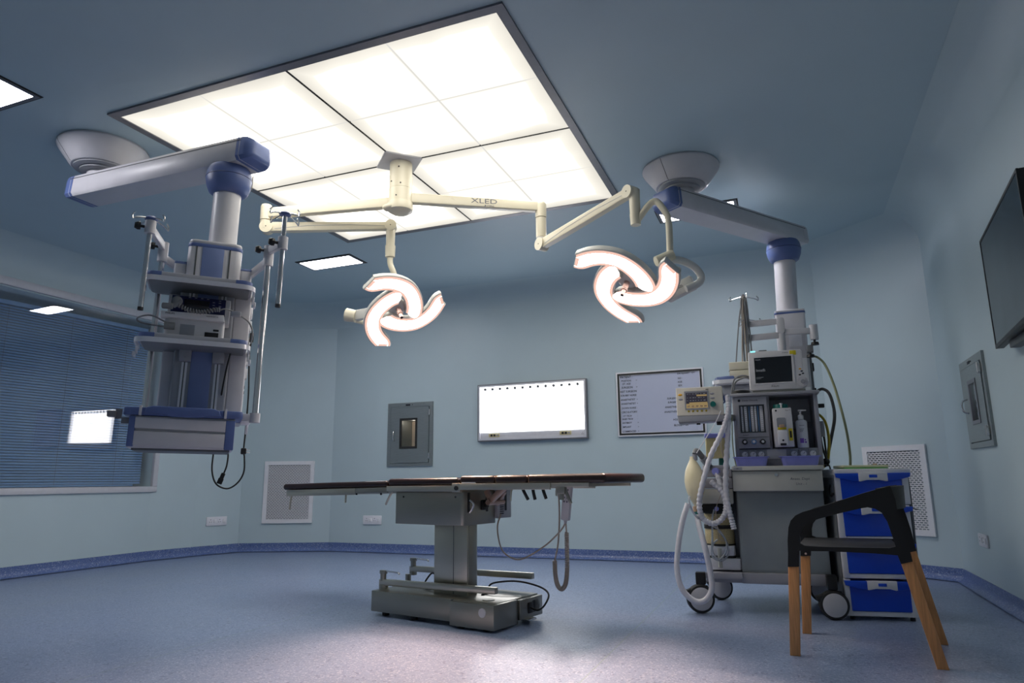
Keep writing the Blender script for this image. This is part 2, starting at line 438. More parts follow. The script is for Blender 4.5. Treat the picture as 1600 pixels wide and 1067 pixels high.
bl = thing('venetian_blind', 'blue horizontal slat blind lowered behind the left window glass', 'blind', (-6.6, 4.4, .8))
bmx = T3(6.6, -4.4, -.8) @ T3(-6.6, 5.62, 1.7) @ RZ(-4.6)
b = MB(bmx); n = 63
for i in range(n):
    z = -.88+1.64*i/(n-1)
    b.box(-.0118, .0118, -2.55, -.035, -.0006, .0006, m=T3(0, 0, z) @ RY(58))
b.build('slats', 'slat', bl)
b = MB(bmx)
for y in (-.35, -.95, -1.55, -2.2): b.cyl((.012, y, -.9), (.012, y, .8), .0015, n=6)
b.build('ladder_cords', 'shelldark', bl)
MB(bmx).box(-.02, .02, -2.55, -.12, .78, .82, .003).build('headrail', 'slat', bl)
MB(bmx).box(-.012, .012, -2.55, -.12, -.915, -.895, .003).build('bottom_rail', 'slat', bl)
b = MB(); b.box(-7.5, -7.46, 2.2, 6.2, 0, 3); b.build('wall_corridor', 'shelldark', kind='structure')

# ------------------------------------------------------------------ ceiling light panel
px0, px1, py0, py1 = -3.648, -1.066, 2.61, 5.08
lp = thing('ceiling_light_panel', 'large square glowing ceiling panel of white diffusers in a grey frame', 'ceiling light', (-2.357, 3.845, H))
lm = T3(2.357, -3.845, -H); F = .05
def xy(x0, x1, y0, y1): return [(x0, y0), (x1, y0), (x1, y1), (x0, y1)]
b = MB(lm)
o = [(px0, py0), (px1, py0), (px1, py1), (px0, py1)]
i_ = [(px0+F, py0+F), (px1-F, py0+F), (px1-F, py1-F), (px0+F, py1-F)]
b.ring(o, i_, -.012, .004, T3(0, 0, H) @ Matrix(((1, 0, 0, 0), (0, 0, 1, 0), (0, 1, 0, 0), (0, 0, 0, 1))))
b.build('frame', 'darkalu', lp)
cx, cy = (px0+px1)/2, (py0+py1)/2; g = .006; k = .16
for sx in (-1, 1):
    for sy in (-1, 1):
        W = (px1-px0)/2-F-g; D = (py1-py0)/2-F-g
        for ix in (0, 1):
            for iy in (0, 1):
                xa, xb = g+ix*W/2+((.006) if ix else 0), g+(ix+1)*W/2-(0 if ix else (.006))
                ya, yb = g+iy*D/2+((.006) if iy else 0), g+(iy+1)*D/2-(0 if iy else (.006))
                pts = [(xa, ya), (xb, ya), (xb, yb), (xa, yb)]
                if ix == 0 and iy == 0: pts = [(k, ya), (xb, ya), (xb, yb), (xa, yb), (xa, k)]
                pts = [(cx+sx*x, cy+sy*y) for x, y in pts]
                MB(lm).plan(pts, H-.006, H-.002).build('diffuser', 'panelglow', lp, flat=True)
b = MB(lm); b.box(px0+F, px1-F, py0+F, py1-F, H-.0015, H-.0005); b.build('diffuser_joint', 'joint', lp)
b = MB(lm)
for q in (xy(cx-g, cx+g, py0+F, py1-F), xy(px0+F, px1-F, cy-g, cy+g)): b.plan(q, H-.009, H-.002)
b.build('divider', 'black', lp)
b = MB(lm)
K = k+.02
b.plan([(cx+K, cy-g), (cx+K, cy+g), (cx+g, cy+K), (cx-g, cy+K), (cx-K, cy+g), (cx-K, cy-g), (cx-g, cy-K), (cx+g, cy-K)], H-.016, H-.004, .002)
b.build('centre_plate', 'pvc', lp)

# ------------------------------------------------------------------ recessed downlights
def downlight(x0, x1, y0, y1, label):
    t = thing('recessed_light', label, 'ceiling light', ((x0+x1)/2, (y0+y1)/2, H), 0, 'recessed oblong ceiling lights')
    m = T3(-(x0+x1)/2, -(y0+y1)/2, -H)
    sw = Matrix(((1, 0, 0, 0), (0, 0, 1, 0), (0, 1, 0, 0), (0, 0, 0, 1)))
    def rc(e): return [(x0+e, y0+e), (x1-e, y0+e), (x1-e, y1-e), (x0+e, y1-e)]
    MB(m).ring(rc(0), rc(.012), -.004, .0, T3(0, 0, H) @ sw).build('shadow_gap', 'black', t)
    MB(m).ring(rc(.01), rc(.034), -.009, -.001, T3(0, 0, H) @ sw).build('frame', 'darkalu', t)
    MB(m).plan(rc(.034), H-.006, H-.001).build('diffuser', 'spotglow', t)
downlight(-4.49, -3.83, 5.37, 5.68, 'oblong recessed ceiling light between left pendant and left surgical lamp head')
downlight(-4.5, -3.826, 2.04, 2.345, 'oblong recessed ceiling light cut off by the left picture edge')
downlight(-.87, -.205, 5.45, 5.76, 'oblong recessed ceiling light half hidden behind the right pendant arm')

# ------------------------------------------------------------------ things on the walls
def wall_root(name, label, cat, p0, p1, s, z, group=None):
    p0, p1 = Vector(p0), Vector(p1); d = (p1-p0).normalized(); q = p0+d*s
    return thing(name, label, cat, (q.x, q.y, z), math.degrees(math.atan2(d.y, d.x)), group)
def vent(p0, p1, s, w, label):
    t = wall_root('wall_vent', label, 'vent', p0, p1, s, .328, 'perforated return air vents')
    h = .735; f = .045
    b = MB(); ro = [(-w/2, 0), (w/2, 0), (w/2, h), (-w/2, h)]; ri = [(-w/2+f, f), (w/2-f, f), (w/2-f, h-f), (-w/2+f, h-f)]
    b.ring(ro, ri, -.022, 0); b.build('frame', 'white', t)
    b = MB(); x0, x1, z0, z1 = -w/2+f, w/2-f, f, h-f          # perforated sheet: bars and staggered bridges
    nr = 38; pz = (z1-z0)/nr; px = .034
    for i in range(nr+1): b.box(x0, x1, -.013, -.01, z0+i*pz-pz*.24, z0+i*pz+pz*.24)
    for i in range(nr):
        x = x0+(px/2 if i % 2 else 0)
        while x < x1+.001:
            b.box(max(x0, x-.0045), min(x1, x+.0045), -.013, -.01, z0+i*pz+pz*.2, z0+(i+1)*pz-pz*.2); x += px
    b.build('perforated_grille', 'white', t, flat=True)
    MB().box(x0, x1, .0, .004, z0, z1).build('dark_filter', 'black', t)
vent(POLY[3], POLY[4], .575, .60, 'white perforated wall vent left of the hatch, behind the operating table end')
vent(POLY[5], POLY[6], .615, .56, 'white perforated wall vent behind the blue drawer cart')

def socket(p0, p1, s, z, label, w=.25, h=.1):
    t = wall_root('power_socket', label, 'socket', p0, p1, s, z, 'white wall sockets')
    MB().box(-w/2, w/2, -.014, 0, -h/2, h/2, .004).build('face_plate', 'socket', t)
    b = MB()
    for c in (-.5, .5):
        x = c*w*.44-.02
        for dx, dz, r in ((0, .018, .0045), (-.011, -.008, .0036), (.011, -.008, .0036)): b.cyl((x+dx, -.0146, dz), (x+dx, -.013, dz), r, n=10)
    b.build('pin_holes', 'ink', t)
    for c in (-.5, .5):
        x = c*w*.44+.033
        MB().box(x-.017, x+.017, -.02, -.013, -.02, .02, .003).build('rocker_switch', 'white', t)
socket(POLY[2], POLY[3], .27, .372, 'white double wall socket below the left window and pendant')
socket(POLY[4], POLY[5], .605, .366, 'white double wall socket right of the left vent, under the table top')
socket(POLY[6], POLY[7], .78, .373, 'white wall socket low on the right wall under the small hatch', .22, .085)

def hatch(p0, p1, s, z, w, h, label, inner, wx, wz, hx, hinge_x, hole):
    t = wall_root('pass_through_hatch', label, 'hatch', p0, p1, s, z)
    b = MB(); ro = [(-w/2, 0), (w/2, 0), (w/2, h), (-w/2, h)]
    ri = [(wx[0], wz[0]), (wx[1], wz[0]), (wx[1], wz[1]), (wx[0], wz[1])]
    b.ring(ro, [(-w/2+.045, .035), (w/2-.045, .035), (w/2-.045, h-.05), (-w/2+.045, h-.05)], -.016, .0); b.build('frame', 'hatch', t)
    b = MB(); b.ring([(-w/2+.05, .04), (w/2-.05, .04), (w/2-.05, h-.055), (-w/2+.05, h-.055)], ri, -.022, -.002); d = b.build('door', 'hatch', t)
    b = MB(); e = .018
    b.ring([(wx[0]-e, wz[0]-e), (wx[1]+e, wz[0]-e), (wx[1]+e, wz[1]+e), (wx[0]-e, wz[1]+e)], [(wx[0]+e*.4, wz[0]+e*.4), (wx[1]-e*.4, wz[0]+e*.4), (wx[1]-e*.4, wz[1]-e*.4), (wx[0]+e*.4, wz[1]-e*.4)], -.027, -.012)
    b.build('window_gasket', 'rubber' if inner == 'tan2' else 'darkalu', d)
    MB().box(wx[0], wx[1], -.012, -.008, wz[0], wz[1]).build('window_pane', 'hatchpane', d)
    MB().tube([(hx, -.022, h*.4), (hx, -.05, h*.42), (hx, -.06, h*.48), (hx, -.05, h*.54), (hx, -.022, h*.56)], .007).build('handle', 'chrome', d)
    for zz in (h*.16, h*.83):
        b = MB(); b.box(hinge_x-.012, hinge_x+.012, -.034, -.018, zz-.03, zz+.03, .003); b.cyl((hinge_x, -.034, zz-.034), (hinge_x, -.034, zz+.034), .006, n=10)
        b.build('hinge', 'chrome', t)
    b = MB(); b.box(-.06, .0, -.019, -.015, h-.036, h-.018, .001); b.cyl((.03, -.02, h-.027), (.03, -.015, h-.027), .005, n=10); b.build('control_strip', 'ink', t)
    b = MB(); x0, x1, z0, z1 = wx[0]-.0, wx[1]+.0, wz[0], wz[1]
    b.box(x0, x1, .24, .25, z0, z1)
    b.build('inner_back', inner, t)
    b = MB(); b.box(x0-.003, x0, .0, .25, z0, z1); b.box(x1, x1+.003, .0, .25, z0, z1); b.box(x0, x1, .0, .25, z0-.003, z0); b.box(x0, x1, .0, .25, z1, z1+.003); b.build('inner_lining', 'hatch', t)
    ld = bpy.data.lights.new('hatch_fill_light', 'POINT'); lo = bpy.data.objects.new('hatch_fill_light', ld); C.objects.link(lo)  # added fill light, brightens the hatch interior seen through its pane
    ld.energy = .16; ld.color = (1., .84, .68) if inner == 'tan2' else (.8, .9, 1.); ld.shadow_soft_size = .01; lo.parent = t; lo.location = ((x0+x1)/2, .1, z1-.02)
    if inner == 'tan2': MB().box((x0+x1)/2+.014, (x0+x1)/2+.02, .235, .24, z0, z1).build('inner_divider', 'ink', t)
hatch(POLY[4], POLY[5], 1.09, .978, .607, .745, 'grey steel wall hatch with dark-rimmed window, left of the film viewer', 'tan2', (-.115, .085), (.222, .542), -.2, .262, None)
hatch(POLY[6], POLY[7], 1.123, .982, .60, .59, 'small grey steel hatch on the right wall below the television', 'shelldark', (-.08, .09), (.17, .425), -.17, .25, None)

# x-ray film viewer
t = wall_root('film_viewer', 'lit white x-ray film viewer on the far wall, between hatch and whiteboard', 'film viewer', POLY[4], POLY[5], 2.62, 1.232)
w2, h2 = .638, .64
def rc(e, ez=None, top=0): return [(-w2+e, e), (w2-e, e), (w2-e, h2-e), (-w2+e, h2-e)]
MB().ring(rc(0), rc(.016), -.05, 0).build('outer_frame', 'darkalu', t)
MB().ring(rc(.012), rc(.03), -.055, -.01).build('inner_frame', 'alu', t)
MB().box(-w2+.03, w2-.03, -.035, -.03, .03, .1).build('control_panel', 'pvc', t)
MB().box(-w2+.03, w2-.03, -.04, -.03, .1, h2-.03).build('light_screen', 'viewglow', t)
for i in range(13):
    x = -w2+.095+i*(2*w2-.19)/12
    b = MB(); b.cyl((x, -.056, h2-.058), (x, -.038, h2-.058), .0165, n=14); b.build('film_clip', 'anaesd', t)
for x in (-.44, .39):
    d = MB().box(x-.065, x+.065, -.042, -.034, .047, .086, .003).build('switch_panel', 'ybox', t)
    b = MB()
    for q in (-.03, .005): b.box(x+q-.012, x+q+.012, -.046, -.041, .055, .078, .001)
    b.build('rocker_switch', 'ink', d)
    b = MB(); b.box(x+.026, x+.052, -.0435, -.0415, .058, .075, .001); b.build('button_label', 'shelldark', d)
b = MB(); b.box(w2-.075, w2-.045, -.037, -.0345, .048, .051); b.cyl((w2-.06, -.037, .066), (w2-.06, -.0345, .066), .003, n=8); b.build('maker_mark', 'ink', t)

# whiteboard
t = wall_root('whiteboard', 'framed whiteboard with handwritten patient list behind the ventilator display', 'whiteboard', POLY[4], POLY[5], 4.025, 1.238)
w2, h2 = .447, .672
MB().ring(rc(0), rc(.014), -.026, 0).build('frame', 'alu', t)
MB().ring(rc(.013), rc(.033), -.024, -.004).build('dark_inlay', 'black', t)
MB().ring(rc(.032), rc(.038), -.018, -.002).build('inner_bead', 'alu', t)
MB().box(-w2+.03, w2-.03, -.008, 0, .03, h2-.03).build('writing_surface', 'board', t)
L = [('PATIENT :', .042, .620, .034, ''), ('POSITION', .052, .582, .027, '>'), ('DT. AGE', .062, .549, .027, ':'), ('SURGEON', .052, .511, .030, '>'),
     ('ASST SURGEON', .034, .468, .029, ':'), ('SCRUBBY NURSE', .036, .427, .026, ':'), ('ANAESTHETIST', .038, .382, .026, '>'), ('ANAESTHETIST', .042, .340, .026, '>'),
     ('DOWN NURSE', .046, .294, .026, ':'), ('CIRCULATORY', .042, .252, .028, ':'), ('OT TECH', .055, .212, .025, ':'), ('ANES TECH', .046, .180, .025, ':'),
     ('ANTIBIOT', .046, .141, .025, '>'), ('IMPLANT', .048, .098, .025, '>'), ('COMMENCED', .045, .052, .026, '>')]
for s, x, z, sz, c in L:
    b = MB(); b.text(s, sz, front(-w2+x, -.0085, z) @ Matrix.Scale(.86, 4, (1, 0, 0)), shear=.12, bold=.022)
    if c: b.text(c, sz, front(-w2+.205, -.0085, z))
    b.build('handwritten_line', 'ink', t)
for s, x, z, sz in (('DATE|DIARY : OT', .635, .625, .026), ('NO :', .638, .575, .026), ('AGE:', .636, .537, .026), ('SEX:', .638, .500, .026), ('SURGERY', .52, .372, .026),
                    ('SURGERY', .525, .332, .026), ('ANAESTHESIA', .495, .284, .026), ('ANAESTHESIA', .485, .236, .026), ('HOSPITAL NO', .57, .155, .026), ('BLOOD > GR', .575, .098, .028)):
    MB().text(s, sz, front(-w2+x, -.0085, z) @ Matrix.Scale(.86, 4, (1, 0, 0)), shear=.12, bold=.022).build('handwritten_line', 'ink', t)

# television
t = thing('television', 'large dark flat television mounted high on the right wall', 'television', (1.1, 4.36, 1.475), -95)
# local x runs towards the camera along the wall, -y faces the room
MB().box(0, 1.04, .0, .035, 0, .612, .004).build('casing', 'black', t)
MB().box(.014, 1.026, -.002, .002, .02, .598).build('screen', 'tv', t)
MB().ring([(0, 0), (1.04, 0), (1.04, .612), (0, .612)], [(.014, .02), (1.026, .02), (1.026, .598), (.014, .598)], -.004, .004).build('bezel', 'black', t)
MB().box(.06, .98, .03, .06, .03, .3, .01).build('rear_shell', 'rubber', t)
MB().box(.22, .85, .045, .095, -.035, .25, .004, m=T3(.5, .05, 0) @ RZ(5) @ T3(-.5, -.05, 0)).build('wall_bracket', 'dark', t)
# ------------------------------------------------------------------ ceiling supply pendants
def pendant_arm(t, inv, mx, my, cx, cy, zb, blue_ends, hgt=.14, wid=.215):
    """mount cone, neck, horizontal beam from mount axis to column axis, collar and column"""
    b = MB(inv @ T3(mx, my, 0))
    b.lathe([(.268, 2.998), (.272, 2.985), (.262, 2.965), (.19, 2.865), (.178, 2.855)], 48); mc = b.build('mount_cover', 'shell', t)
    b = MB(inv @ T3(mx, my, 0)); b.lathe([(.165, 2.868), (.165, 2.846), (.15, 2.838)], 40); b.lathe([(.128, 2.842), (.128, 2.826), (.115, 2.82)], 40)
    b.build('trim_ring', 'shelldark', mc)
    b = MB(inv @ T3(mx, my, 0))
    b.prism([(.1775, 2.8545), (.1905, 2.8645), (.2625, 2.9645), (.2728, 2.985), (.27, 2.986), (.26, 2.966), (.188, 2.867), (.176, 2.857)], -.002, .002, m=RZ(-112)); b.build('cover_joint', 'dark', mc)
    MB(inv).cyl((mx, my, 2.84), (mx, my, zb+hgt-.01), .085, n=32).build('neck', 'shell', t)
    d = Vector((cx-mx, cy-my, 0)); L = d.length; a = math.atan2(d.y, d.x)
    m = inv @ T3(mx, my, zb) @ Matrix.Rotation(a, 4, 'Z')
    w = wid/2
    sec = [(-w*.86, 0), (w*.86, 0), (w, .02), (w*.93, hgt-.02), (w*.88, hgt), (-w*.88, hgt), (-w*.93, hgt-.02), (-w, .02)]
    x0, x1 = -.15, L+.165
    b = MB(m); b.side([(p, q) for p, q in sec], x0, x1, .006); b.build('beam', 'shell', t)
    b = MB(m); b.box(x0+.002, x1-.002, -w*.95, w*.95, hgt-.022, hgt-.018); b.build('beam_seam', 'dark', t)
    for s, x, col in ((-1, x0, blue_ends[0]), (1, x1, blue_ends[1])):
        b = MB(m)
        for f, e in ((1.0, 0), (.98, .02), (.86, .05), (.6, .07)):
            pass
        t2 = []
        k = 7
        bm = bmesh.new(); rows = []
        for i in range(k):
            th = i/(k-1)*PI/2; off = math.sin(th)*.075; sc = .5+.5*math.cos(th)
            if i == 0: off, sc = -.004 if False else 0, 1.012
            rows.append([bm.verts.new((x+s*off-(s*.03 if i == 0 else 0), y*sc, hgt/2+(z-hgt/2)*sc)) for y, z in sec])
        for r0, r1 in zip(rows, rows[1:]):
            for j in range(8): bm.faces.new((r0[j], r0[(j+1) % 8], r1[(j+1) % 8], r1[j]))
        bm.faces.new(rows[-1]); bm.faces.new(rows[0])
        b._add(bm); b.build('beam_end_cap', 'blue' if col else 'shell', t)
    b = MB(inv @ T3(cx, cy, 0))
    b.lathe([(.085, zb+.01), (.112, zb+.004), (.124, zb-.02), (.131, zb-.065), (.124, zb-.11), (.108, zb-.15), (.088, zb-.165)], 40)
    col = b.build('swivel_collar', 'blue', t)
    b = MB(inv @ T3(cx, cy, 0))
    for k in range(3):
        pass
    b.lathe([(.130, zb-.062), (.1322, zb-.065), (.130, zb-.068)], 40); b.build('collar_groove', 'navy', col)
    return L

def pole_hooks(b, p, r=.1, n=4, rot=0.):
    """hooks radiating from the top of a drip pole, with upturned loops"""
    for i in range(n):
        a = rot+i*2*PI/n; c, s = math.cos(a), math.sin(a)
        f = lambda d, z: (p[0]+c*d, p[1]+s*d, p[2]+z)
        b.tube([f(.0, 0), f(r*.5, -.012), f(r*.85, -.024), f(r*1.0, -.034), f(r*1.02, -.014), f(r*.9, .002)], .0042, 6, 4)

# left pendant: hangs beside the window
mx, my, cxl, cyl_ = -4.08, 2.93, -2.98, 2.94
t = thing('supply_pendant', 'grey and blue supply pendant with shelves and drawer hanging left of the table', 'medical pendant', (mx, my, H))
inv = T3(-mx, -my, -H); zb = 2.65
pendant_arm(t, inv, mx, my, cxl, cyl_, zb, (1, 1))
hm = inv @ T3(cxl, cyl_, zb) @ Matrix.Rotation(math.radians(1.1), 4, Vector((-.66, .75, 0))) @ T3(0, 0, -zb) @ RZ(45)
MB(hm).cyl((0, 0, zb-.1), (0, 0, 2.1), .077, n=36).build('column', 'shell', t)
MB(hm).box(.128, .134, -.012, .012, zb-.10, zb-.02).build('collar_clip', 'cream', t)
# head box
b = MB(hm); b.plan(rr(-.17, .11, -.16, .17, .035), 1.9, 2.105, .004); hb = b.build('head_box', 'shell', t)
MB(hm).plan(rr(-.172, .112, -.163, .172, .036), 2.098, 2.118, .003).build('blue_band', 'blue', hb)
MB(hm).plan(rr(-.168, .108, -.158, .168, .036), 2.117, 2.142, .010).build('lid', 'shell', hb)
MB(hm).box(-.096, .016, -.164, -.158, 1.9, 2.098, .001).build('blue_panel', 'stripe', hb)
b = MB(hm)
for x in (-.126, .046): b.box(x-.004, x+.004, -.163, -.158, 1.9, 2.098)
b.build_each('rail_slot', 'dark', hb)
for x0, x1 in ((-.232, -.168), (.108, .172)):
    s = MB(hm).plan(rr(x0, x1, -.12, .14, .012), 1.9, 2.0, .003).build('shoulder_box', 'shell', t)
    MB(hm).plan(rr(x0-.001, x1+.001, -.121, .141, .012), 1.997, 2.012, .003).build('shoulder_lid', 'stripe', s)
# body
b = MB(hm); b.plan(rr(-.185, .095, -.12, .1, .012), 1.19, 1.9); bd = b.build('body', 'shelldark', t)
MB(hm).box(-.097, .008, -.126, -.119, 1.19, 1.84, .001).build('blue_panel', 'stripe', bd)
b = MB(hm)
for x in (-.127, .038): b.box(x-.014, x+.014, -.125, -.119, 1.19, 1.84)
b.build_each('rail_strip', 'alu', bd)
b = MB(hm)
for x in (-.127, .038): b.box(x-.003, x+.003, -.1265, -.1245, 1.19, 1.84)
b.build_each('rail_slot', 'dark', bd)
b = MB(hm); b.plan(rr(-.245, -.183, -.06, .12, .01), 1.13, 1.88); b.plan(rr(.093, .185, -.1, .16, .012), 1.13, 1.9); b.build_each('side_duct', 'shell', t)
b = MB(hm)
for z in (1.78, 1.7, 1.6, 1.5, 1.42): b.box(.184, .198, -.03, .05, z-.03, z+.03, .006)
b.build_each('gas_outlet', 'white', t)
b = MB(hm)
for z in (1.345, 1.315): b.box(.184, .19, .0, .02, z-.008, z+.008)
b.build_each('data_socket', 'black', t)
# shelves
def shelf(z):
    x0, x1, y0, y1 = -.345, .175, -.335, -.02
    b = MB(hm); b.plan(rr(x0, x1, y0, y1, .05, 6), z-.002, z+.034, .004); s = b.build('shelf', 'shelf', t)
    MB(hm).plan(rr(x0+.012, x1-.012, y0+.012, y1-.005, .05, 6), z-.014, z-.001, .004).build('underside', 'anaesd', s)  # darker grey than the shelf: underside shade put into the colour
    for xa, xb in ((x0-.002, x0+.075), (x1-.085, x1+.002)):
        b = MB(hm)
        pts = [p for p in rr(x0-.002, x1+.002, y0-.002, y1+.002, .052, 6) if xa-.001 <= p[0] <= xb+.001]
        xc = xb if xa < -.2 else xa
        pts = sorted(pts, key=lambda p: math.atan2(p[1]-(y0+y1)/2, p[0]-xc))
        if xa < -.2: pts = sorted(pts, key=lambda p: math.atan2(p[1]-(y0+y1)/2, -(p[0]-xc)))
        pts = [(xc, y0-.002)]+pts+[(xc, y1+.002)]
        b.plan(pts, z+.006, z+.034, .002); b.build('corner_cap', 'blue', s)
    b = MB(hm)
    P = [(x0-.015, y1-.05, z), (x0-.015, y0+.07, z)]
    for a in range(0, 91, 18): P.append((x0+.05-.065*math.cos(math.radians(a)), y0+.05-.065*math.sin(math.radians(a)), z))
    for a in range(90, -1, -18): P.append((x1-.05+.065*math.cos(math.radians(a)), y0+.05-.065*math.sin(math.radians(a)), z))
    P += [(x1+.015, y1-.05, z)]
    b.sweep(P, lambda q: [(-.004, -.017), (.004, -.017), (.004, .008), (-.004, .008)], sm=False); b.build('equipment_rail', 'alu', s)
    for x, sg in ((x0-.015, -1), (x1+.015, 1)):
        b = MB(hm); b.box(x-.006, x+.006, y0+.16, y0+.175, z-.055, z-.01, .002); b.box(x-.006+sg*.008, x+.006+sg*.008, y0+.12, y0+.19, z-.075, z-.05, .003); b.build('rail_clamp', 'alu', s)
    if z < 1.7:
        for x in (-.127, .038):
            b = MB(hm); b.box(x-.03, x+.03, -.16, -.118, z-.075, z-.01, .004); b.cyl((x, -.165, z-.05), (x, -.15, z-.05), .007, n=10); b.build('shelf_bracket', 'shelldark', s)
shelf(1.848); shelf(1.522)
# drawer unit
b = MB(hm); b.plan(rr(-.365, .185, -.35, .03, .03), 1.132, 1.172, .006); w = b.build('worktop', 'blue', t)
MB(hm).prism([(-.235, 1.18), (.04, 1.178), (.07, 1.168), (.08, 1.14), (.0, 1.135), (-.03, 1.127), (-.15, 1.129), (-.18, 1.137), (-.27, 1.142), (-.265, 1.172)], -.368, -.34, .008).build('handle', 'blue', w)
b = MB(hm)
for x in (-.29, .1): b.box(x-.006, x+.006, -.362, -.33, 1.13, 1.18, .002)
b.build_each('handle_strip', 'shell', w)
b = MB(hm); b.plan(rr(-.335, .15, -.335, .05, .01), .972, 1.13, .003); dw = b.build('drawer_box', 'shell', t)
b = MB(hm)
b.prism([(-.308, .985), (-.308, 1.055), (.106, 1.05), (.106, .98)], -.352, -.336, .004); b.prism([(-.308, 1.068), (-.308, 1.122), (.106, 1.118), (.106, 1.062)], -.352, -.336, .003); b.build('drawer_front', 'shell', dw)
b = MB(hm)
b.box(-.336, -.306, -.35, -.3, .978, 1.128, .004); b.box(.106, .151, -.35, -.3, .972, 1.122, .004); b.build_each('corner_strip', 'blue', dw)
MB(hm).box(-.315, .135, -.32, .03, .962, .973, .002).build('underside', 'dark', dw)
b = MB(hm); b.box(-.4, -.372, -.32, -.305, 1.115, 1.16, .002); b.box(-.435, -.395, -.34, -.28, 1.12, 1.15, .004); b.box(-.372, -.33, -.325, -.31, 1.09, 1.12, .003); b.build('rail_clamp', 'darkalu', t)
b = MB(hm); b.box(.18, .23, -.16, -.08, 1.12, 1.145, .008); b.box(.21, .222, -.14, -.1, 1.07, 1.125, .003); b.build('rail_clamp', 'alu', t)
# drip poles with swing arms
def knob(p, d, par):
    b = MB(hm); q = Vector(p); d = Vector(d).normalized()
    b.cyl(q, q+d*.03, .008, n=10); b.cyl(q+d*.022, q+d*.035, .02, .022, n=8); b.cyl(q+d*.035, q+d*.05, .022, .015, n=8); b.build('knob', 'black', par)
def bar(b, p0, p1, w, h, bev=.004):
    p0, p1 = Vector(p0), Vector(p1); d = p1-p0
    q = Matrix.Translation((p0+p1)/2) @ d.to_track_quat('X', 'Z').to_matrix().to_4x4()
    b.box(-d.length/2, d.length/2, -w/2, w/2, -h/2, h/2, bev, m=q); return b
def drip(root, j2, j1, top, bot, lo, zz, kd):
    """two-link swing arm: support pole under the first joint, hooked drip pole at the second"""
    x, y = j1
    po = MB(hm).cyl((x, y, top), (x, y, bot), .0125, n=16).build('drip_pole', 'chrome', t)
    b = MB(hm); pole_hooks(b, (x, y, top+.015), .1, 4, .7); b.build('hooks', 'chrome', po)
    b = MB(hm); b.lathe([(.006, top+.028), (.02, top+.023), (.033, top+.011), (.029, top+.003), (.016, top-.001)], 20, T3(x, y, 0)); b.build('hook_hub', 'blue', po)
    MB(hm).cyl((x, y, zz-.034), (x, y, zz+.034), .026, n=24).build('clamp', 'shell', po)
    knob((x-.022, y, zz), (-1, -.15, 0), po)
    MB(hm).cyl((x, y, bot+.012), (x, y, bot-.004), .0135, n=16).build('pole_tip', 'rubber', po)
    a = bar(MB(hm), (*j2, zz+.028), (x, y, zz), .024, .044).build('swing_arm', 'shell', t)
    MB(hm).cyl((*j2, zz-.06), (*j2, zz+.055), .027, n=24).build('pivot', 'shell', a)
    knob((j2[0]-.022, j2[1], zz+.028), (-1, -.15, 0), a)
    bar(MB(hm), root, (*j2, zz-.03), .024, .044).build('swing_arm', 'shell', t)
    MB(hm).cyl((*j2, zz-.055), (j2[0], j2[1], lo), .0155, n=16).build('support_pole', 'chrome', t)
drip((-.2, .08, 2.01), (-.305, .005), (-.341, -.395), 2.125, 1.655, 1.172, 2.09, 0)
drip((.16, -.06, 1.99), (.245, -.3), (.299, -.545), 2.205, 1.705, 1.15, 2.05, 0)
b = MB(hm); b.cyl((.245, -.3, 1.12), (.245, -.3, 1.17), .027, n=24); b.box(.18, .23, -.312, -.288, 1.125, 1.165, .004); b.build('lower_bracket', 'shell', t)

# defibrillator on the lower shelf
wm = T3(mx, my, H) @ hm
d = thing('defibrillator', 'white and navy defibrillator with coiled paddle lead on the left pendant shelf', 'medical device', wm @ Vector((-.1, -.18, 1.556)), 45)
dm = (Matrix.LocRotScale(d.location, d.rotation_euler, None)).inverted() @ wm
b = MB(dm); b.plan(rr(-.235, .055, -.27, -.03, .02), 1.557, 1.66, .005); b.side([(-.27, 1.655), (-.22, 1.79), (-.04, 1.79), (-.04, 1.655)], -.225, .075, .006); b.build('casing', 'moni', d)
MB(dm).prism([(-.255, 1.65), (.052, 1.65), (.046, 1.688), (-.258, 1.682)], -.3, -.23, .006).build('ledge', 'moni', d)
MB(dm).box(-.215, .05, -.004, .004, .0, .105, .002, m=T3(0, -.268, 1.687) @ RX(-20)).build('front_panel', 'navy', d)
MB(dm).box(-.155, -.03, -.006, -.003, .01, .085, .001, m=T3(0, -.268, 1.687) @ RX(-20)).build('display', 'screen', d)
b = MB(dm)
for x, z in ((-.19, .095), (-.13, .098), (-.1, .098), (-.07, .098), (-.04, .098), (.02, .094), (-.01, .08), (.02, .08), (-.01, .062), (.022, .06)):
    b.box(x-.006, x+.006, -.0055, -.0035, z-.002, z+.002, m=T3(0, -.268, 1.687) @ RX(-20))
b.build('key_print', 'shelldark', d)
b = MB(dm); b.text('PHILIPS', .014, front(-.235, -.3005, 1.671)); b.text('HEARTSTART XL', .008, front(-.04, -.3005, 1.672)); b.build('lettering', 'ink', d)
b = MB(dm); b.box(-.04, .028, -.2735, -.268, 1.566, 1.592, .001); b.box(.0, .028, -.2735, -.268, 1.6, 1.61, .001); b.build('printer_slot', 'black', d)
b = MB(dm); b.box(-.16, -.09, -.272, -.268, 1.565, 1.625, .002); b.build('battery_door', 'shelldark', d)
b = MB(dm); b.ball((-.185, -.31, 1.735), .027, (1, .5, 1.1)); b.box(-.255, -.2, -.33, -.3, 1.69, 1.72, .008); b.cyl((-.2, -.315, 1.705), (-.165, -.315, 1.74), .011, n=12); b.build('paddle', 'anaesd', d)
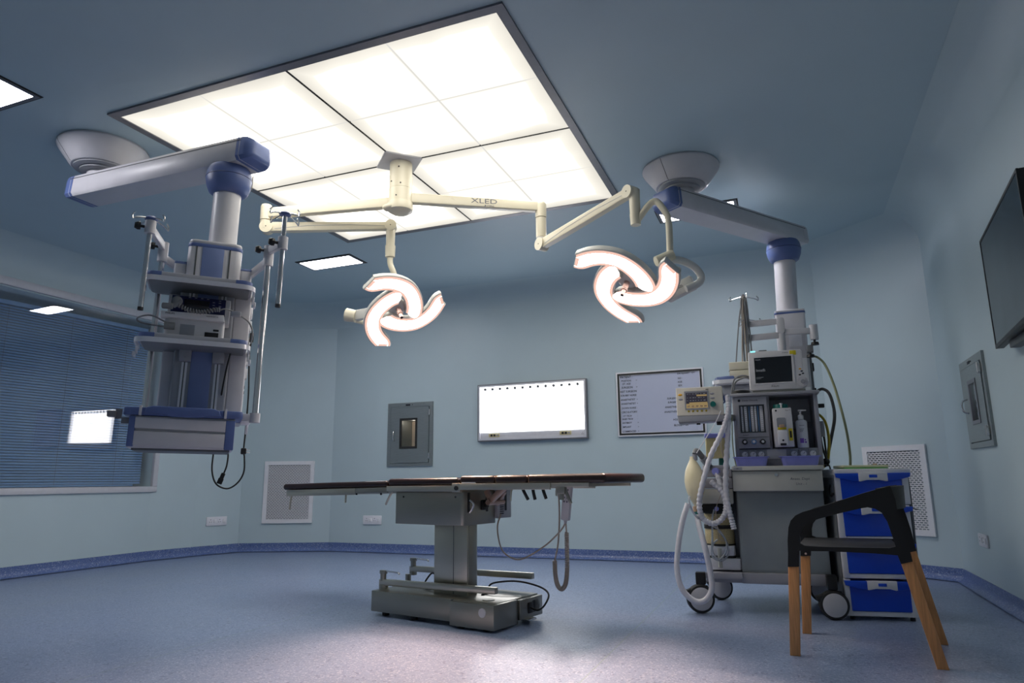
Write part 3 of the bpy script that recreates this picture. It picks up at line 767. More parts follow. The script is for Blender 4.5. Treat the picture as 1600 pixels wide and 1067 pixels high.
def coil(b, path, r, turns, rw, n=10, k=10):
    P = smooth_path(path, k); N = turns*n; out = []
    for i in range(N+1):
        f = i/N*(len(P)-1); j = min(int(f), len(P)-2); p = P[j].lerp(P[j+1], f-j); tg = (P[min(j+2, len(P)-1)]-P[max(j-1, 0)]).normalized()
        u = tg.cross(Vector((0, 1, .03))).normalized(); v = tg.cross(u); a = 2*PI*i/n
        out.append(p+u*r*math.cos(a)+v*r*math.sin(a))
    b.tube(out, rw, 6, sm=False)
b = MB(dm); coil(b, [(-.175, -.315, 1.715), (-.14, -.315, 1.698), (-.105, -.32, 1.69), (-.07, -.32, 1.688), (-.035, -.32, 1.695), (0, -.32, 1.708), (.025, -.315, 1.712)], .0095, 15, .0038); b.build('coiled_lead', 'cgrey', d)
b = MB(dm); b.tube([(.025, -.315, 1.71), (.05, -.31, 1.72), (.09, -.26, 1.722), (.13, -.2, 1.715), (.175, -.18, 1.69), (.2, -.17, 1.64), (.2, -.12, 1.58)], .0045); b.build('lead', 'cgrey', d)
b = MB(dm); b.box(.08, .13, -.29, -.26, 1.69, 1.72, .006); b.build('plug', 'shelldark', d)
b = MB(dm); b.tube([(-.22, -.29, 1.62), (-.3, -.3, 1.65), (-.36, -.28, 1.635), (-.34, -.26, 1.615), (-.22, -.28, 1.6)], .0045); b.build('side_lead', 'cgrey', d)
b = MB(dm); b.cyl((-.235, -.285, 1.607), (-.185, -.285, 1.607), .02, n=14); b.build('side_connector', 'cgrey', d)

# hanging power cords
def cord(name, label, cat, pts, r, m, mtx, extra=None, k=8, origin=0):
    W = [mtx @ Vector(p) for p in pts]; o = W[origin]
    e = thing(name, label, cat, o); b = MB(T3(-o.x, -o.y, -o.z)); b.tube(W, r, 8, k); b.build('cord', m, e)
    return e, T3(-o.x, -o.y, -o.z) @ mtx
e, em = cord('mains_lead', 'black mains lead with plug looping under the left pendant drawer', 'power cord',
    [(.1, -.15, 1.53), (.082, -.15, 1.4), (.07, -.1, 1.25), (.065, .06, 1.1), (.06, .06, .97), (.062, .02, .87), (.09, .0, .8), (.149, .0, .776), (.2, .0, .81), (.226, 0, .87), (.222, 0, .95), (.215, 0, .985), (.216, 0, 1.1), (.214, -.02, 1.3), (.2, -.02, 1.53), (.205, -.05, 1.62)], .0045, 'black', wm)
b = MB(em); b.box(.2, .23, -.012, .012, .965, 1.0, .006); b.build('mains_plug', 'black', e)
b = MB(em); b.cyl((.228, 0, .975), (.248, 0, .975), .0025, n=8); b.cyl((.228, 0, .99), (.248, 0, .99), .0025, n=8); b.build('plug_pins', 'chrome', e)
b = MB(em); b.box(.192, .214, -.06, -.04, 1.6, 1.655, .005); b.build('adapter_block', 'black', e)
e, em = cord('device_lead', 'short black lead with connector hanging from the left pendant drawer', 'power cord',
    [(.12, .03, 1.0), (.136, .02, .965), (.134, .01, .9), (.122, 0, .855)], .0045, 'black', wm)
b = MB(em); b.box(-.011, .011, -.009, .009, -.05, 0, .004, m=T3(.122, 0, .86) @ RY(18)); b.box(-.014, .014, -.011, .011, -.062, -.03, .003, m=T3(.122, 0, .86) @ RY(18)); b.build('connector', 'black', e)
# ------------------------------------------------------------------ surgical light with two heads
lc = Vector((-2.35, 3.86, H))
t = thing('surgical_light', 'cream twin-arm surgical light with two glowing three-petal heads, from the ceiling panel centre', 'surgical light', lc)
lm = T3(*-lc)
b = MB(lm @ T3(lc.x, lc.y, 0)); b.lathe([(.078, 2.985), (.078, 2.885)], 40); b.build('ceiling_tube', 'cream', t)
b = MB(lm @ T3(lc.x, lc.y, 0)); b.lathe([(.081, 2.884), (.081, 2.79)], 40); b.lathe([(.082, 2.788), (.082, 2.70), (.08, 2.66)], 40); hub = b.build('arm_hub', 'cream', t)
b = MB(lm @ T3(lc.x, lc.y, 0)); b.lathe([(.086, 2.69), (.09, 2.66), (.086, 2.635), (.06, 2.618), (.02, 2.612)], 40); b.ball((-.045, -.05, 2.65), .05, (1.2, .9, .55)); b.build('hub_cap', 'cream', hub)
b = MB(lm @ T3(lc.x, lc.y, 0))
for a, z in ((-70, 2.93), (-110, 2.83), (-60, 2.81), (-80, 2.72)): b.cyl((.079*math.cos(math.radians(a)), .079*math.sin(math.radians(a)), z), (.084*math.cos(math.radians(a)), .084*math.sin(math.radians(a)), z), .005, n=8)
b.build_each('screws', 'rubber', hub)
zA = 2.70
ends = {'L': Vector((-3.342, 3.664, zA)), 'R': Vector((-1.506, 4.395, zA))}
def frame_from(p0, p1):
    d = (Vector(p1)-Vector(p0)).normalized(); side = Vector((0, 0, 1)).cross(d).normalized(); up = d.cross(side)
    m = Matrix((d, side, up)).transposed().to_4x4(); m.translation = Vector(p0); return m
for k, zc in (('L', zA), ('R', zA+.03)):
    p1 = ends[k].copy(); p1.z = zc; p0 = Vector((lc.x, lc.y, zc)); m = frame_from(p0, p1); L = (p1-p0).length
    b = MB(lm @ m); b.side(rr(-.026, .026, -.036, .036, .008), .07, L, .0); arm = b.build('extension_arm', 'cream', t)
    if k == 'R':
        b = MB(lm @ m); mm = T3(.49, -.0265, .006) @ RX(90)
        b.text('XLED', .05, mm @ Matrix.Scale(1.55, 4, (1, 0, 0)), depth=.0005); b.build('arm_lettering', 'inkgrey', arm)
        b = MB(lm @ m); b.text('STERIS', .013, T3(.602, -.0265, -.025) @ RX(90) @ Matrix.Scale(1.4, 4, (1, 0, 0)), depth=.0005); b.cyl((.592, -.0272, -.025), (.592, -.026, -.025), .0055, n=10); b.build('small_lettering', 'inkgrey', arm)
    b = MB(lm)
    zt, zb2 = (2.765, 2.52) if k == 'L' else (2.765, 2.48)
    b.cyl((p1.x, p1.y, zt-.02), (p1.x, p1.y, zt-.115), .04, n=28); b.lathe([(.034, zt), (.04, zt-.012), (.04, zt-.02)], 28, T3(p1.x, p1.y, 0))
    b.build('arm_knuckle', 'cream', arm)
    b = MB(lm); b.cyl((p1.x, p1.y, zt-.12), (p1.x, p1.y, zb2+ (.06 if k == 'L' else .02)), .038, n=28); b.build('drop_link', 'cream', arm)
# spring arms
sp = {'L': (Vector((-3.33, 3.667, 2.595)), Vector((-2.54, 4.05, 2.62))), 'R': (Vector((-1.5, 4.39, 2.445)), Vector((-.76, 3.9, 2.515)))}
for k in 'LR':
    p0, p1 = sp[k]; m = frame_from(p0, p1); L = (p1-p0).length
    b = MB(lm @ m); b.prism([(-.0, -.036), (L*.25, -.034), (L, -.03), (L, .03), (L*.25, .03), (0, .036)], -.024, .024, .006); sa = b.build('spring_arm', 'cream', t)
    for x, r in ((0., .046), (L, .041)):
        b = MB(lm @ m); b.cyl((x, -.034, 0), (x, .034, 0), r, n=32); b.build('hinge_disc', 'cream', sa)
    b = MB(lm @ m); b.prism([(.06, -.016), (.3, .004), (.6, .008), (L-.04, -.004), (L-.04, -.006), (.6, .005), (.3, .001), (.06, -.019)], -.0255, .0255); b.build('cover_seam', 'shelldark', sa)
    for x in (0, L):
        b = MB(lm @ m); b.cyl((x, -.0355, 0), (x, .0355, 0), .004, n=8); b.build('hinge_pin', 'rubber', sa)
# left head suspension
def heads(k, P, n, dx, dy, R):
    P, n, dx, dy = Vector(P), Vector(n).normalized(), Vector(dx).normalized(), Vector(dy).normalized()
    dx = (dx-n*dx.dot(n)).normalized(); s = n.cross(dx); dy = s if s.dot(dy) > 0 else -s
    m = Matrix((dx, dy, n)).transposed().to_4x4(); m.translation = P
    hub = MB(lm @ m).lathe([(.03, -.075), (.06, -.07), (.07, -.045), (.06, -.03), (.03, -.02)], 28).build('lamp_head', 'lamp', t, 'left lamp head' if k == 'L' else 'right lamp head')
    path = [(1.09, .03), (1.0, 0), (.86, -.2), (.7, -.355), (.52, -.455), (.34, -.5), (.15, -.485), (-.02, -.43), (-.17, -.35), (-.28, -.26), (-.345, -.17), (-.365, -.11)]
    pw = smooth_path([(x*R, y*R, 0) for x, y in path], 4)
    Hw = .212*R
    def outline(e, tip):
        """outline of one curved petal, shrunk by e"""
        N = len(pw); lft, rgt_ = [], []
        for i, p in enumerate(pw):
            d = (pw[min(i+1, N-1)]-pw[max(i-1, 0)]).normalized(); q = Vector((-d.y, d.x, 0)); f = i/(N-1)
            wd = Hw*(1.0-.04*math.cos(f*PI))-e
            if f > .86: wd *= math.sqrt(max(.05, 1-((f-.86)/.155)**2))
            sh = (e if i == 0 else 0)
            lft.append((p+q*wd+d*sh)); rgt_.append((p-q*wd+d*sh))
        pt = [(v.x, v.y) for v in lft]+[(v.x, v.y) for v in reversed(rgt_)]
        return pt
    for i in range(3):
        mi = lm @ m @ RZ(120*i)
        bm = bmesh.new(); rows = []
        for e, z in ((.022, -.05), (.006, -.045), (0, -.028), (0, -.006), (.004, -.0015), (.007, -.0015)):
            rows.append([bm.verts.new((x, y, z)) for x, y in outline(e, 1)])
        for r0, r1 in zip(rows, rows[1:]):
            for j in range(len(r0)):
                q = (j+1) % len(r0); bm.faces.new((r0[j], r0[q], r1[q], r1[j]))
        bm.faces.new(rows[0]); bm.faces.new(rows[-1])
        b = MB(mi); b._add(bm); b.build('petal_housing', 'lamp', hub)
        b = MB(mi); b.plan(outline(.0075, 1), -.001, .001); b.build('lens_rim', 'lensrim', hub)
        N2 = outline(.025, 1)
        b = MB(mi); b.plan(N2, .001, .003); b.build('lens', 'lensglow', hub)
    b = MB(lm @ m); b.cyl((0, 0, -.03), (0, 0, .04), .019, .017, n=18); b.cyl((0, 0, .04), (0, 0, .045), .02, n=18); b.cyl((0, 0, .045), (0, 0, .085), .013, .012, n=16); b.build('sterile_handle', 'pinks', hub)
    b = MB(lm @ m); b.cyl((0, 0, .084), (0, 0, .0865), .009, n=14); b.cyl((0, 0, .036), (0, 0, .042), .0195, n=18); b.build('handle_ring', 'rubber', hub)
    # three lamps, one in front of each petal
    for i in range(3):
        ld = bpy.data.lights.new('surgical_lamp', 'SPOT'); lo = bpy.data.objects.new('surgical_lamp', ld); C.objects.link(lo)
        a = math.radians(120*i-35); q = m @ Vector((.14*math.cos(a), .14*math.sin(a), .012))
        ld.energy = SPOT_W; ld.color = (1., .60, .41); ld.spot_size = math.radians(70); ld.spot_blend = .75; ld.shadow_soft_size = .05
        lo.location = q; lo.rotation_euler = n.to_track_quat('-Z', 'Y').to_euler()
    return hub
SPOT_W = 66
PL, PR = (-2.456, 4.05, 1.981), (-.81, 3.9, 1.935)
heads('L', PL, (.531, -.411, -.741), (-.652, .36, -.667), (.544, .836, -.074), .298)
heads('R', PR, (-.212, -.496, -.842), (-.799, -.409, .441), (-.564, .766, -.308), .31)
# left: drop tube, stem and side yoke
x, y = sp['L'][1].x, sp['L'][1].y
b = MB(lm); b.cyl((x, y, 2.61), (x, y, 2.46), .034, .030, n=24); b.build('swivel_tube', 'cream', t)
b = MB(lm); b.cyl((x, y, 2.47), (x, y, 2.385), .037, .034, n=24); b.build('swivel_sleeve', 'cream', t)
b = MB(lm); b.tube([(x, y, 2.39), (x+.005, y, 2.33), (x+.03, y+.01, 2.26), (x+.035, y+.03, 2.18), (x+.0, y+.14, 2.08), (x-.12, y+.2, 2.0), (x-.26, y+.16, 1.96), (x-.33, y+.06, 1.965)], lambda f, i: .021-.003*f, 14, 8); b.build('yoke_tube', 'cream', t)
b = MB(lm); b.cyl((x-.37, y+.02, 2.0), (x-.30, y+.04, 1.985), .05, .045, n=24); b.build('yoke_pivot', 'cream', t)
b = MB(lm); bar(b, (x-.30, y+.04, 1.99), (PL[0]-.02, PL[1]+.04, 2.015), .05, .075, .008); b.build('head_arm', 'lamp', t)
# right: link, bent tube, joint and curved yoke
x, y = sp['R'][1].x, sp['R'][1].y
b = MB(lm); b.cyl((x+.025, y, 2.525), (x+.025, y, 2.36), .034, .031, n=24); b.build('swivel_tube', 'cream', t)
b = MB(lm); b.cyl((x+.025, y, 2.37), (x+.025, y, 2.30), .034, .03, n=24); b.build('swivel_sleeve', 'cream', t)
b = MB(lm); b.tube([(x+.025, y, 2.32), (x+.05, y, 2.345), (-.665, 3.9, 2.40), (-.628, 3.9, 2.43), (-.595, 3.9, 2.42), (-.55, 3.9, 2.34), (-.54, 3.9, 2.28), (-.54, 3.9, 2.18), (-.543, 3.9, 2.07)], .02, 14, 6); b.build('yoke_tube', 'cream', t)
b = MB(lm); b.cyl((-.62, 3.86, 2.045), (-.53, 3.91, 2.085), .03, .036, n=24); b.build('yoke_joint', 'cream', t)
b = MB(lm); b.tube([(-.56, 3.9, 2.06), (-.49, 3.93, 2.055), (-.42, 3.97, 2.02), (-.385, 3.99, 1.965), (-.40, 3.98, 1.92), (-.47, 3.95, 1.885)], .022, 14, 6); b.build('yoke_tube', 'lamp', t)
b = MB(lm); bar(b, (-.43, 4.0, 1.935), (-.595, 4.04, 1.878), .05, .085, .006); ha = b.build('head_arm', 'lamp', t)
q = frame_from((-.43, 4.0, 1.935), (-.595, 4.04, 1.878))
b = MB(lm @ q); b.text('XLED', .022, T3(.115, .0258, .004) @ RZ(180) @ RX(90)); b.build('arm_lettering', 'ink', ha)
b = MB(lm); bar(b, (-.59, 4.04, 1.88), (PR[0]+.014, PR[1]+.035, 1.995), .06, .05, .01); b.build('head_arm', 'lamp', t)

# ------------------------------------------------------------------ right pendant, behind the anaesthesia machine
mx, my, cxr, cyr = -.55, 4.73, .105, 5.66
t = thing('supply_pendant', 'grey supply pendant column rising behind the anaesthesia machine, blue collar', 'medical pendant', (mx, my, H))
inv = T3(-mx, -my, -H); zb = 2.65
pendant_arm(t, inv, mx, my, cxr, cyr, zb, (1, 0))
hm = inv @ T3(.11, 5.6, 0); wm = T3(.11, 5.6, 0); ym = .06
MB(hm).cyl((-.005, ym, zb-.1), (-.02, ym, 2.02), .08, n=36).build('column', 'shell', t)
b = MB(hm); b.plan(rr(-.115, .10, -.1, .17, .02), .98, 2.04, .004); bd = b.build('body', 'shell', t)
MB(hm).plan(rr(-.118, .103, -.103, .173, .022), 2.03, 2.045, .003).build('blue_band', 'blue', bd)
MB(hm).plan(rr(-.116, .101, -.101, .171, .022), 2.044, 2.062, .006).build('lid', 'shell', bd)
b = MB(hm); b.plan(rr(.094, .118, -.06, .15, .006), .98, 1.78); b.build_each('side_duct', 'anaesd', bd)
b = MB(hm)
b.box(-.028, .062, -.106, -.099, 1.77, 1.86, .002); b.box(.02, .085, -.106, -.099, 1.5, 1.68, .002); b.box(.03, .09, -.106, -.099, 1.34, 1.46, .002); b.build_each('front_socket_plate', 'white', bd)
b = MB(hm); b.box(-.05, .098, -.104, -.1, 1.888, 1.896); b.build('blue_edge', 'blue', bd)
b = MB(hm)
for z in (1.62, 1.43, 1.2): b.box(.116, .13, -.03, .03, z-.03, z+.03, .004)
b.build_each('gas_outlet', 'black', bd)
MB(hm).prism(rr(-.104, -.052, 1.855, 1.985, .024), -.225, -.175, .004).build('arm_pivot', 'shell', t)
MB(hm).cyl((-.078, -.2, 1.48), (-.078, -.2, 1.86), .024, n=20).build('hinge_post', 'shell', t)
bar(MB(hm), (-.055, -.2, 1.872), (.125, -.2, 1.862), .03, .044).build('swing_arm', 'shell', t)
MB(hm).cyl((.143, -.2, 1.795), (.143, -.2, 1.905), .029, n=24).build('arm_pivot', 'shell', t)
def knobz(p):
    b = MB(hm); q = Vector(p); b.cyl(q, q+Vector((0, 0, -.022)), .009, n=10); b.cyl(q+Vector((0, 0, -.02)), q+Vector((0, 0, -.04)), .026, .03, n=10); b.build('knob', 'black', t)
knobz((.143, -.2, 1.795)); knobz((.108, -.17, 1.71))
b = MB(hm); b.box(.085, .13, -.2, -.12, 1.705, 1.76, .006); b.build('clamp_block', 'anaesd', t)
for z, x0 in ((1.952, -.075), (1.845, -.1)): bar(MB(hm), (-.31, -.2, z), (x0, -.2, z+.004), .026, .046).build('side_arm', 'shell', t)
po = MB(hm).cyl((-.325, -.2, 1.30), (-.325, -.2, 2.165), .013, n=14).build('drip_pole', 'chrome', t)
b = MB(hm); pole_hooks(b, (-.325, -.2, 2.172), .105, 4, .25); b.build('hooks', 'chrome', po)
b = MB(hm); pole_hooks(b, (-.315, -.2, 1.99), .1, 3, 0.1); b.build('lower_hooks', 'chrome', po)
MB(hm).box(-.348, -.308, -.222, -.18, 1.80, 2.13, .008).build('cable_holder', 'shelldark', po)
b = MB(hm)
sx = -.44; b.plan(rr(-.57, -.12, -.38, -.06, .05, 6), 1.475, 1.512, .004); sh = b.build('shelf', 'shell', t)
b = MB(hm); b.plan([(-.572, -.3), (-.55, -.362), (-.49, -.382), (-.43, -.382), (-.43, -.06), (-.572, -.06)], 1.513, 1.54, .003); b.build('corner_cap', 'blue', sh)
MB(hm).plan(rr(-.54, -.14, -.35, -.07, .04, 5), 1.405, 1.476, .012).build('shelf_tray', 'shelldark', sh)
MB(hm).box(-.53, -.44, -.3, -.12, 1.378, 1.405, .004).build('tray_catch', 'blue', sh)
b = MB(hm); b.sweep([(-.585, -.1, 1.5), (-.585, -.33, 1.5), (-.55, -.385, 1.5), (-.48, -.4, 1.5), (-.14, -.4, 1.5)], lambda q: [(-.004, -.014), (.004, -.014), (.004, .014), (-.004, .014)], k=4); b.build('equipment_rail', 'alu', sh)
MB(hm).cyl((-.11, -.06, 1.49), (-.14, -.16, 1.49), .02, n=10).build('shelf_bracket', 'shell', sh)
e = thing('beige_module', 'small beige box standing on the right pendant shelf behind the monitor', 'medical device', wm @ Vector((-.4, -.2, 1.545)))
em = T3(.4, .2, -1.545)
b = MB(em); b.box(-.465, -.30, -.29, -.12, 1.541, 1.592, .006); b.box(-.465, -.30, -.29, -.12, 1.596, 1.655, .006); b.build('casing', 'modul', e)
MB(em).box(-.47, -.46, -.25, -.2, 1.591, 1.597).build('side_knob', 'black', e)
# cables draped over the drip pole
for i, (pts, mm, r, lab) in enumerate((
    ([(-.35, -.225, 1.34), (-.352, -.23, 1.7), (-.35, -.232, 2.0), (-.345, -.225, 2.14), (-.325, -.215, 2.185), (-.306, -.225, 2.12), (-.30, -.23, 1.9), (-.295, -.23, 1.6), (-.285, -.235, 1.34)], 'cgrey', .0055, 'grey monitor lead looped over the right pendant drip pole, hanging straight'),
    ([(-.44, -.26, 1.37), (-.42, -.25, 1.6), (-.375, -.235, 1.95), (-.347, -.225, 2.1), (-.333, -.185, 2.182), (-.318, -.235, 2.1), (-.315, -.24, 1.8), (-.32, -.24, 1.36)], 'cgrey', .0048, 'grey monitor lead slanting left from the right pendant drip pole'),
    ([(-.38, -.245, 1.36), (-.366, -.24, 1.7), (-.338, -.235, 2.07), (-.328, -.19, 2.19), (-.334, -.238, 2.0), (-.335, -.245, 1.7), (-.345, -.25, 1.36)], 'cable', .0055, 'pale grey lead bundled in front of the right pendant drip pole'))):
    cord('monitor_lead', lab, 'cable', pts, r, mm, wm, origin=3)
cord('gas_hose', 'olive gas hose curving down from the right pendant to the drawer cart', 'hose',
     [(.118, -.05, 1.70), (.16, -.1, 1.675), (.20, -.16, 1.607), (.235, -.25, 1.456), (.26, -.32, 1.284), (.275, -.38, 1.135), (.28, -.42, .989), (.27, -.45, .86), (.22, -.5, .6), (.16, -.56, .4), (.10, -.53, .3)], .0085, 'gashose', wm)
cord('gas_hose', 'thick black hose bending down from the right pendant side', 'hose',
     [(.125, 0, 1.43), (.165, -.1, 1.44), (.20, -.2, 1.40), (.215, -.3, 1.307), (.21, -.4, 1.2), (.175, -.46, 1.07), (.14, -.5, .95)], .011, 'black', wm)
# ------------------------------------------------------------------ operating table
COLY = -.03
t = thing('operating_table', 'steel operating table with dark brown padded top on a wheeled steel base', 'operating table', (-2.04, 3.98, 0), -12.5)
b = MB(); b.box(-.37, .565, -.258, .18, .026, .146, .003); base = b.build('base', 'steelb', t)
b = MB(); b.box(.278, .583, -.292, -.06, .014, .143, .003); b.build('motor_cover', 'steelb', base)
b = MB(); b.box(.545, .592, -.05, .19, .03, .138, .003); b.build('end_cover', 'steelb', base)
MB().box(.262, .276, -.262, -.24, .026, .146).build('cover_gap', 'dark', base)
MB().cyl((.508, -.298, .10), (.508, -.291, .10), .024, n=28).build('round_cap', 'pvc', base)
b = MB(); b.box(.590, .60, .03, .075, .055, .115, .004); sk = b.build('mains_inlet', 'black', base)
MB().prism(rr(-.06, .04, .055, .12, .03), 0, .004, m=T3(.592, .12, 0) @ RZ(90)).build('recess', 'rubber', base)
MB().box(.56, .62, .0, .08, .02, .032, .003).build('pedal', 'chrome', base)
b = MB()
for x, y in ((-.3, -.2), (-.05, -.22), (-.3, .13), (.25, -.2), (.5, -.24), (.5, .15), (.33, -.25)): b.cyl((x, y, 0), (x, y, .024), .022, n=14)
b.build_each('foot', 'rubber', base)
MB().cyl((.46, -.17, .144), (.46, -.17, .150), .035, n=24).build('top_cap', 'steelb', base)
# column
b = MB(); b.box(.022, .276, -.13, COLY, .145, .57, .004); col = b.build('column', 'steel', t)
MB().box(.272, .280, -.118, COLY-.012, .15, .56, .003).build('column_end_panel', 'steelb', col)
b = MB(); b.box(.172, .176, -.1315, -.129, .15, .55); b.build('panel_joint', 'dark', col)
# head housing
b = MB(); b.plan(rr(-.215, .325, -.235, .10, .02), .548, .742, .003); hd = b.build('head_housing', 'steelb', t)
b = MB(); b.box(-.2, .31, -.22, .09, .742, .762, .003); b.build('housing_rim', 'steel', hd)
b = MB(); b.box(.27, .345, .085, .235, .575, .76, .006); b.build('side_plate', 'shelldark', hd)
b = MB()
for y in (-.18, .0, .17): b.box(.324, .329 if y < .1 else .349, y-.01, y+.01, .62, .735, .002)
b.build_each('slot', 'black', hd)
b = MB(); b.box(.325, .34, -.06, -.02, .63, .69, .004); b.cyl((.34, -.04, .66), (.36, -.04, .66), .016, n=16); b.build('control_knob', 'black', hd)
b = MB()
for i in range(6): b.box(.344, .3465, .11, .15, .60+i*.013, .606+i*.013)
b.build('printed_label', 'ink', hd)
b = MB(); b.cyl((-.14, -.237, .71), (-.14, -.234, .71), .006, n=10); b.cyl((.27, -.237, .71), (.27, -.234, .71), .006, n=10); b.build_each('screws', 'rubber', hd)
# linkage behind the housing
b = MB(); bar(b, (.36, -.05, .745), (.40, -.05, .67), .03, .03, .006); bar(b, (.385, -.05, .68), (.49, -.05, .76), .034, .034, .006); bar(b, (.36, .05, .66), (.42, .05, .74), .03, .03, .006); b.cyl((.39, -.08, .675), (.39, .08, .675), .016, n=14); b.build('tilt_linkage', 'link', t)
MB().tube([(.335, -.18, .69), (.36, -.18, .67), (.35, -.18, .64), (.333, -.18, .62)], .008).build('linkage_cam', 'chrome', t)
# four padded sections and their rails
tilt = RY(-.95)
def pad(x0, x1, z0, z1, m=None, end=None, tilt_deg=0):
    b = MB(m); b.box(x0, x1, -.255, .255, z0, z1, .019, 4); return b.build('pad', 'pad', t)
lm_ = T3(-.262, 0, .775) @ RY(-.9) @ T3(.262, 0, -.775)
pad(-1.285, -.268, .768, .81, lm_)
b = MB(lm_); b.box(-1.235, -.55, -.258, -.252, .725, .768, .002); b.box(-1.235, -.55, .252, .258, .725, .768, .002); b.box(-1.235, -1.225, -.252, .252, .725, .768); b.box(-1.225, -.55, -.252, .252, .752, .768); lr = b.build('leg_section_frame', 'steel', t)
b = MB(lm_); b.box(-.56, -.262, -.256, -.244, .735, .768, .002); b.box(-.56, -.262, .244, .256, .735, .768, .002); b.box(-.56, -.262, -.244, .244, .755, .768); b.build('leg_section_joint', 'steelb', lr)
pad(-.262, .30, .776, .822)
b = MB(); b.box(-.262, .268, -.262, -.25, .742, .776, .002); b.box(-.262, .268, .25, .262, .742, .776, .002); b.box(-.262, .268, -.25, .25, .755, .776); b.build('seat_section_frame', 'steel', t)
b = MB()
for y in (-.262, .24): b.box(.262, .325, y, y+.022, .738, .79, .004)
hj = b.build_each('hinge_block', 'steel', t)[0]
b = MB(); b.cyl((.298, -.268, .762), (.298, -.258, .762), .013, n=18); b.build('hinge_pin', 'rubber', hj)
for x0, x1 in ((.312, .562), (.564, .782), (.784, 1.255)): pad(x0, x1, .784, .832 if x1 < 1 else .834)
b = MB()
for x in (.563, .783, 1.0): b.box(x-.003, x+.003, -.24, .24, .79, .829 if x < .9 else .8345, .001)
b.build_each('pad_seam', 'seam', t)
b = MB(); b.box(.318, .932, -.262, -.25, .752, .788, .002); b.box(.318, .932, .25, .262, .752, .788, .002); b.box(.318, 1.16, -.25, .25, .768, .786); b.box(.93, 1.162, -.256, -.25, .765, .788, .002); b.box(.93, 1.162, .25, .256, .765, .788, .002); b.build('back_section_frame', 'steel', t)
MB().box(.33, .43, -.255, -.2, .786, .795, .002).build('rail_cover', 'alu', t)
# clamp levers
def lever(x, z, dx, l=.055, y=-.24, thick=.0065, m='steel'):
    b = MB(); b.cyl((x, y, z+.02), (x, y, z), thick*.9, n=10); b.tube([(x, y, z), (x+dx*.3, y-.004, z-l*.3), (x+dx, y-.006, z-l)], thick, 10, 4); b.cyl((x, y, z+.006), (x, y, z+.022), thick*1.7, n=12); b.build('clamp_lever', m, t)
lever(-1.2, .705, -.006, .085); lever(-.645, .73, .0, .06); lever(-.235, .738, -.045, .075)
lever(.672, .752, -.004, .062, thick=.005); lever(.747, .755, .036, .055, thick=.009, m='rubber'); lever(.812, .755, .016, .055, thick=.009, m='rubber'); lever(.876, .755, .022, .05, thick=.009, m='rubber')
lever(.962, .755, .0, .035, thick=.006)
b = MB()
for x in (-.55, -.33): b.cyl((x, -.24, .72), (x, -.24, .74), .006, n=10)
b.build_each('bolt', 'rubber', t)
b = MB(); b.box(.97, 1.02, -.262, -.232, .73, .768, .004); b.cyl((.995, -.247, .70), (.995, -.247, .74), .012, n=12); bar(b, (1.02, -.247, .745), (1.05, -.247, .68), .012, .016, .003); b.build('accessory_clamp', 'steelb', t)
# side bars lying above the base
for y, x0, x1, z, nm in ((-.17, -.37, .515, .185, 0), (.25, -.5, .49, .214, 1)):
    b = MB(T3(x0, y, z) @ RY(-.9)); b.box(-.01, x1-x0, -.017, .017, -.018, .018, .003); r = b.build('side_bar', 'steel', t)
    b = MB(); b.cyl((x0+.012, y, z+.01), (x0+.012, y, z+.062), .019, n=16); b.cyl((x0+.012, y, z-.04), (x0+.012, y, z-.015), .026, n=16); b.box(x0-.01, x0+.035, y-.014, y+.014, z+.05, z+.072, .003); b.build('bar_clamp', 'steelb', r)
    b = MB(); bar(b, (x0+.02, y, z+.068), (x0+.155, y-.02, z+.066), .012, .009, .002); b.cyl((x0+.155, y-.02, z+.066), (x0+.168, y-.022, z+.06), .006, n=10); b.build('clamp_handle', 'chrome', r)
b = MB(); b.cyl((-.35, -.17, .146), (-.35, -.17, .17), .028, n=18); b.build('bar_pedestal', 'steelb', t)
MB().cyl((-.46, .17, .0), (-.46, .17, .19), .02, n=14).build('bar_pedestal', 'steelb', t)
b = MB(); b.tube([(.60, .05, .085), (.66, .03, .08), (.70, .04, .11), (.69, .1, .16), (.6, .14, .19), (.45, .13, .21), (.33, .06, .2), (.31, .03, .17), (.34, -.02, .155), (.33, -.06, .15)], .0055, 8, 8); b.build('power_cable', 'black', t)
b = MB(); b.tube([(.06, -.1, .2), (-.02, -.06, .235), (-.08, -.03, .24), (-.13, -.02, .2), (-.15, -.02, .165), (-.1, -.06, .152), (0, -.09, .16)], .0055, 8, 8); b.tube([(.05, -.08, .19), (-.03, 0, .205), (-.1, .02, .17), (-.05, -.02, .152), (.04, -.05, .155)], .0055, 8, 8); b.build('coiled_cable', 'black', t)

# hand control with coiled lead, hung on the table rail
e = thing('hand_control', 'grey corded hand control hanging from the right end of the operating table', 'remote control', (-2.04, 3.98, 0), -12.5)
b = MB(T3(.875, .02, .70) @ RY(7)); b.box(-.026, .026, -.016, .016, -.122, .1, .008); hb = b.build('handset', 'shell', e)
b = MB(T3(.875, .02, .70) @ RY(7))
for i in range(5):
    for x in (-.009, .009): b.box(x-.005, x+.005, -.0175, -.015, .065-i*.022, .075-i*.022, .001)
b.build('keys', 'inkgrey', hb)
MB(T3(.875, .02, .70) @ RY(7)).cyl((0, 0, -.14), (0, 0, -.12), .009, n=12).build('strain_relief', 'shell', hb)
MB().tube([(.86, .04, .8), (.84, .05, .815), (.82, .05, .80), (.825, .05, .77)], .004).build('hanger_hook', 'rubber', hb)
b = MB(); b.tube([(.345, .12, .60), (.36, .06, .52), (.405, .04, .40), (.48, .05, .35), (.563, .05, .357), (.70, .05, .43), (.80, .04, .505), (.845, .03, .55), (.862, .02, .585)], .0048, 8, 8); b.build('straight_lead', 'cable', e)
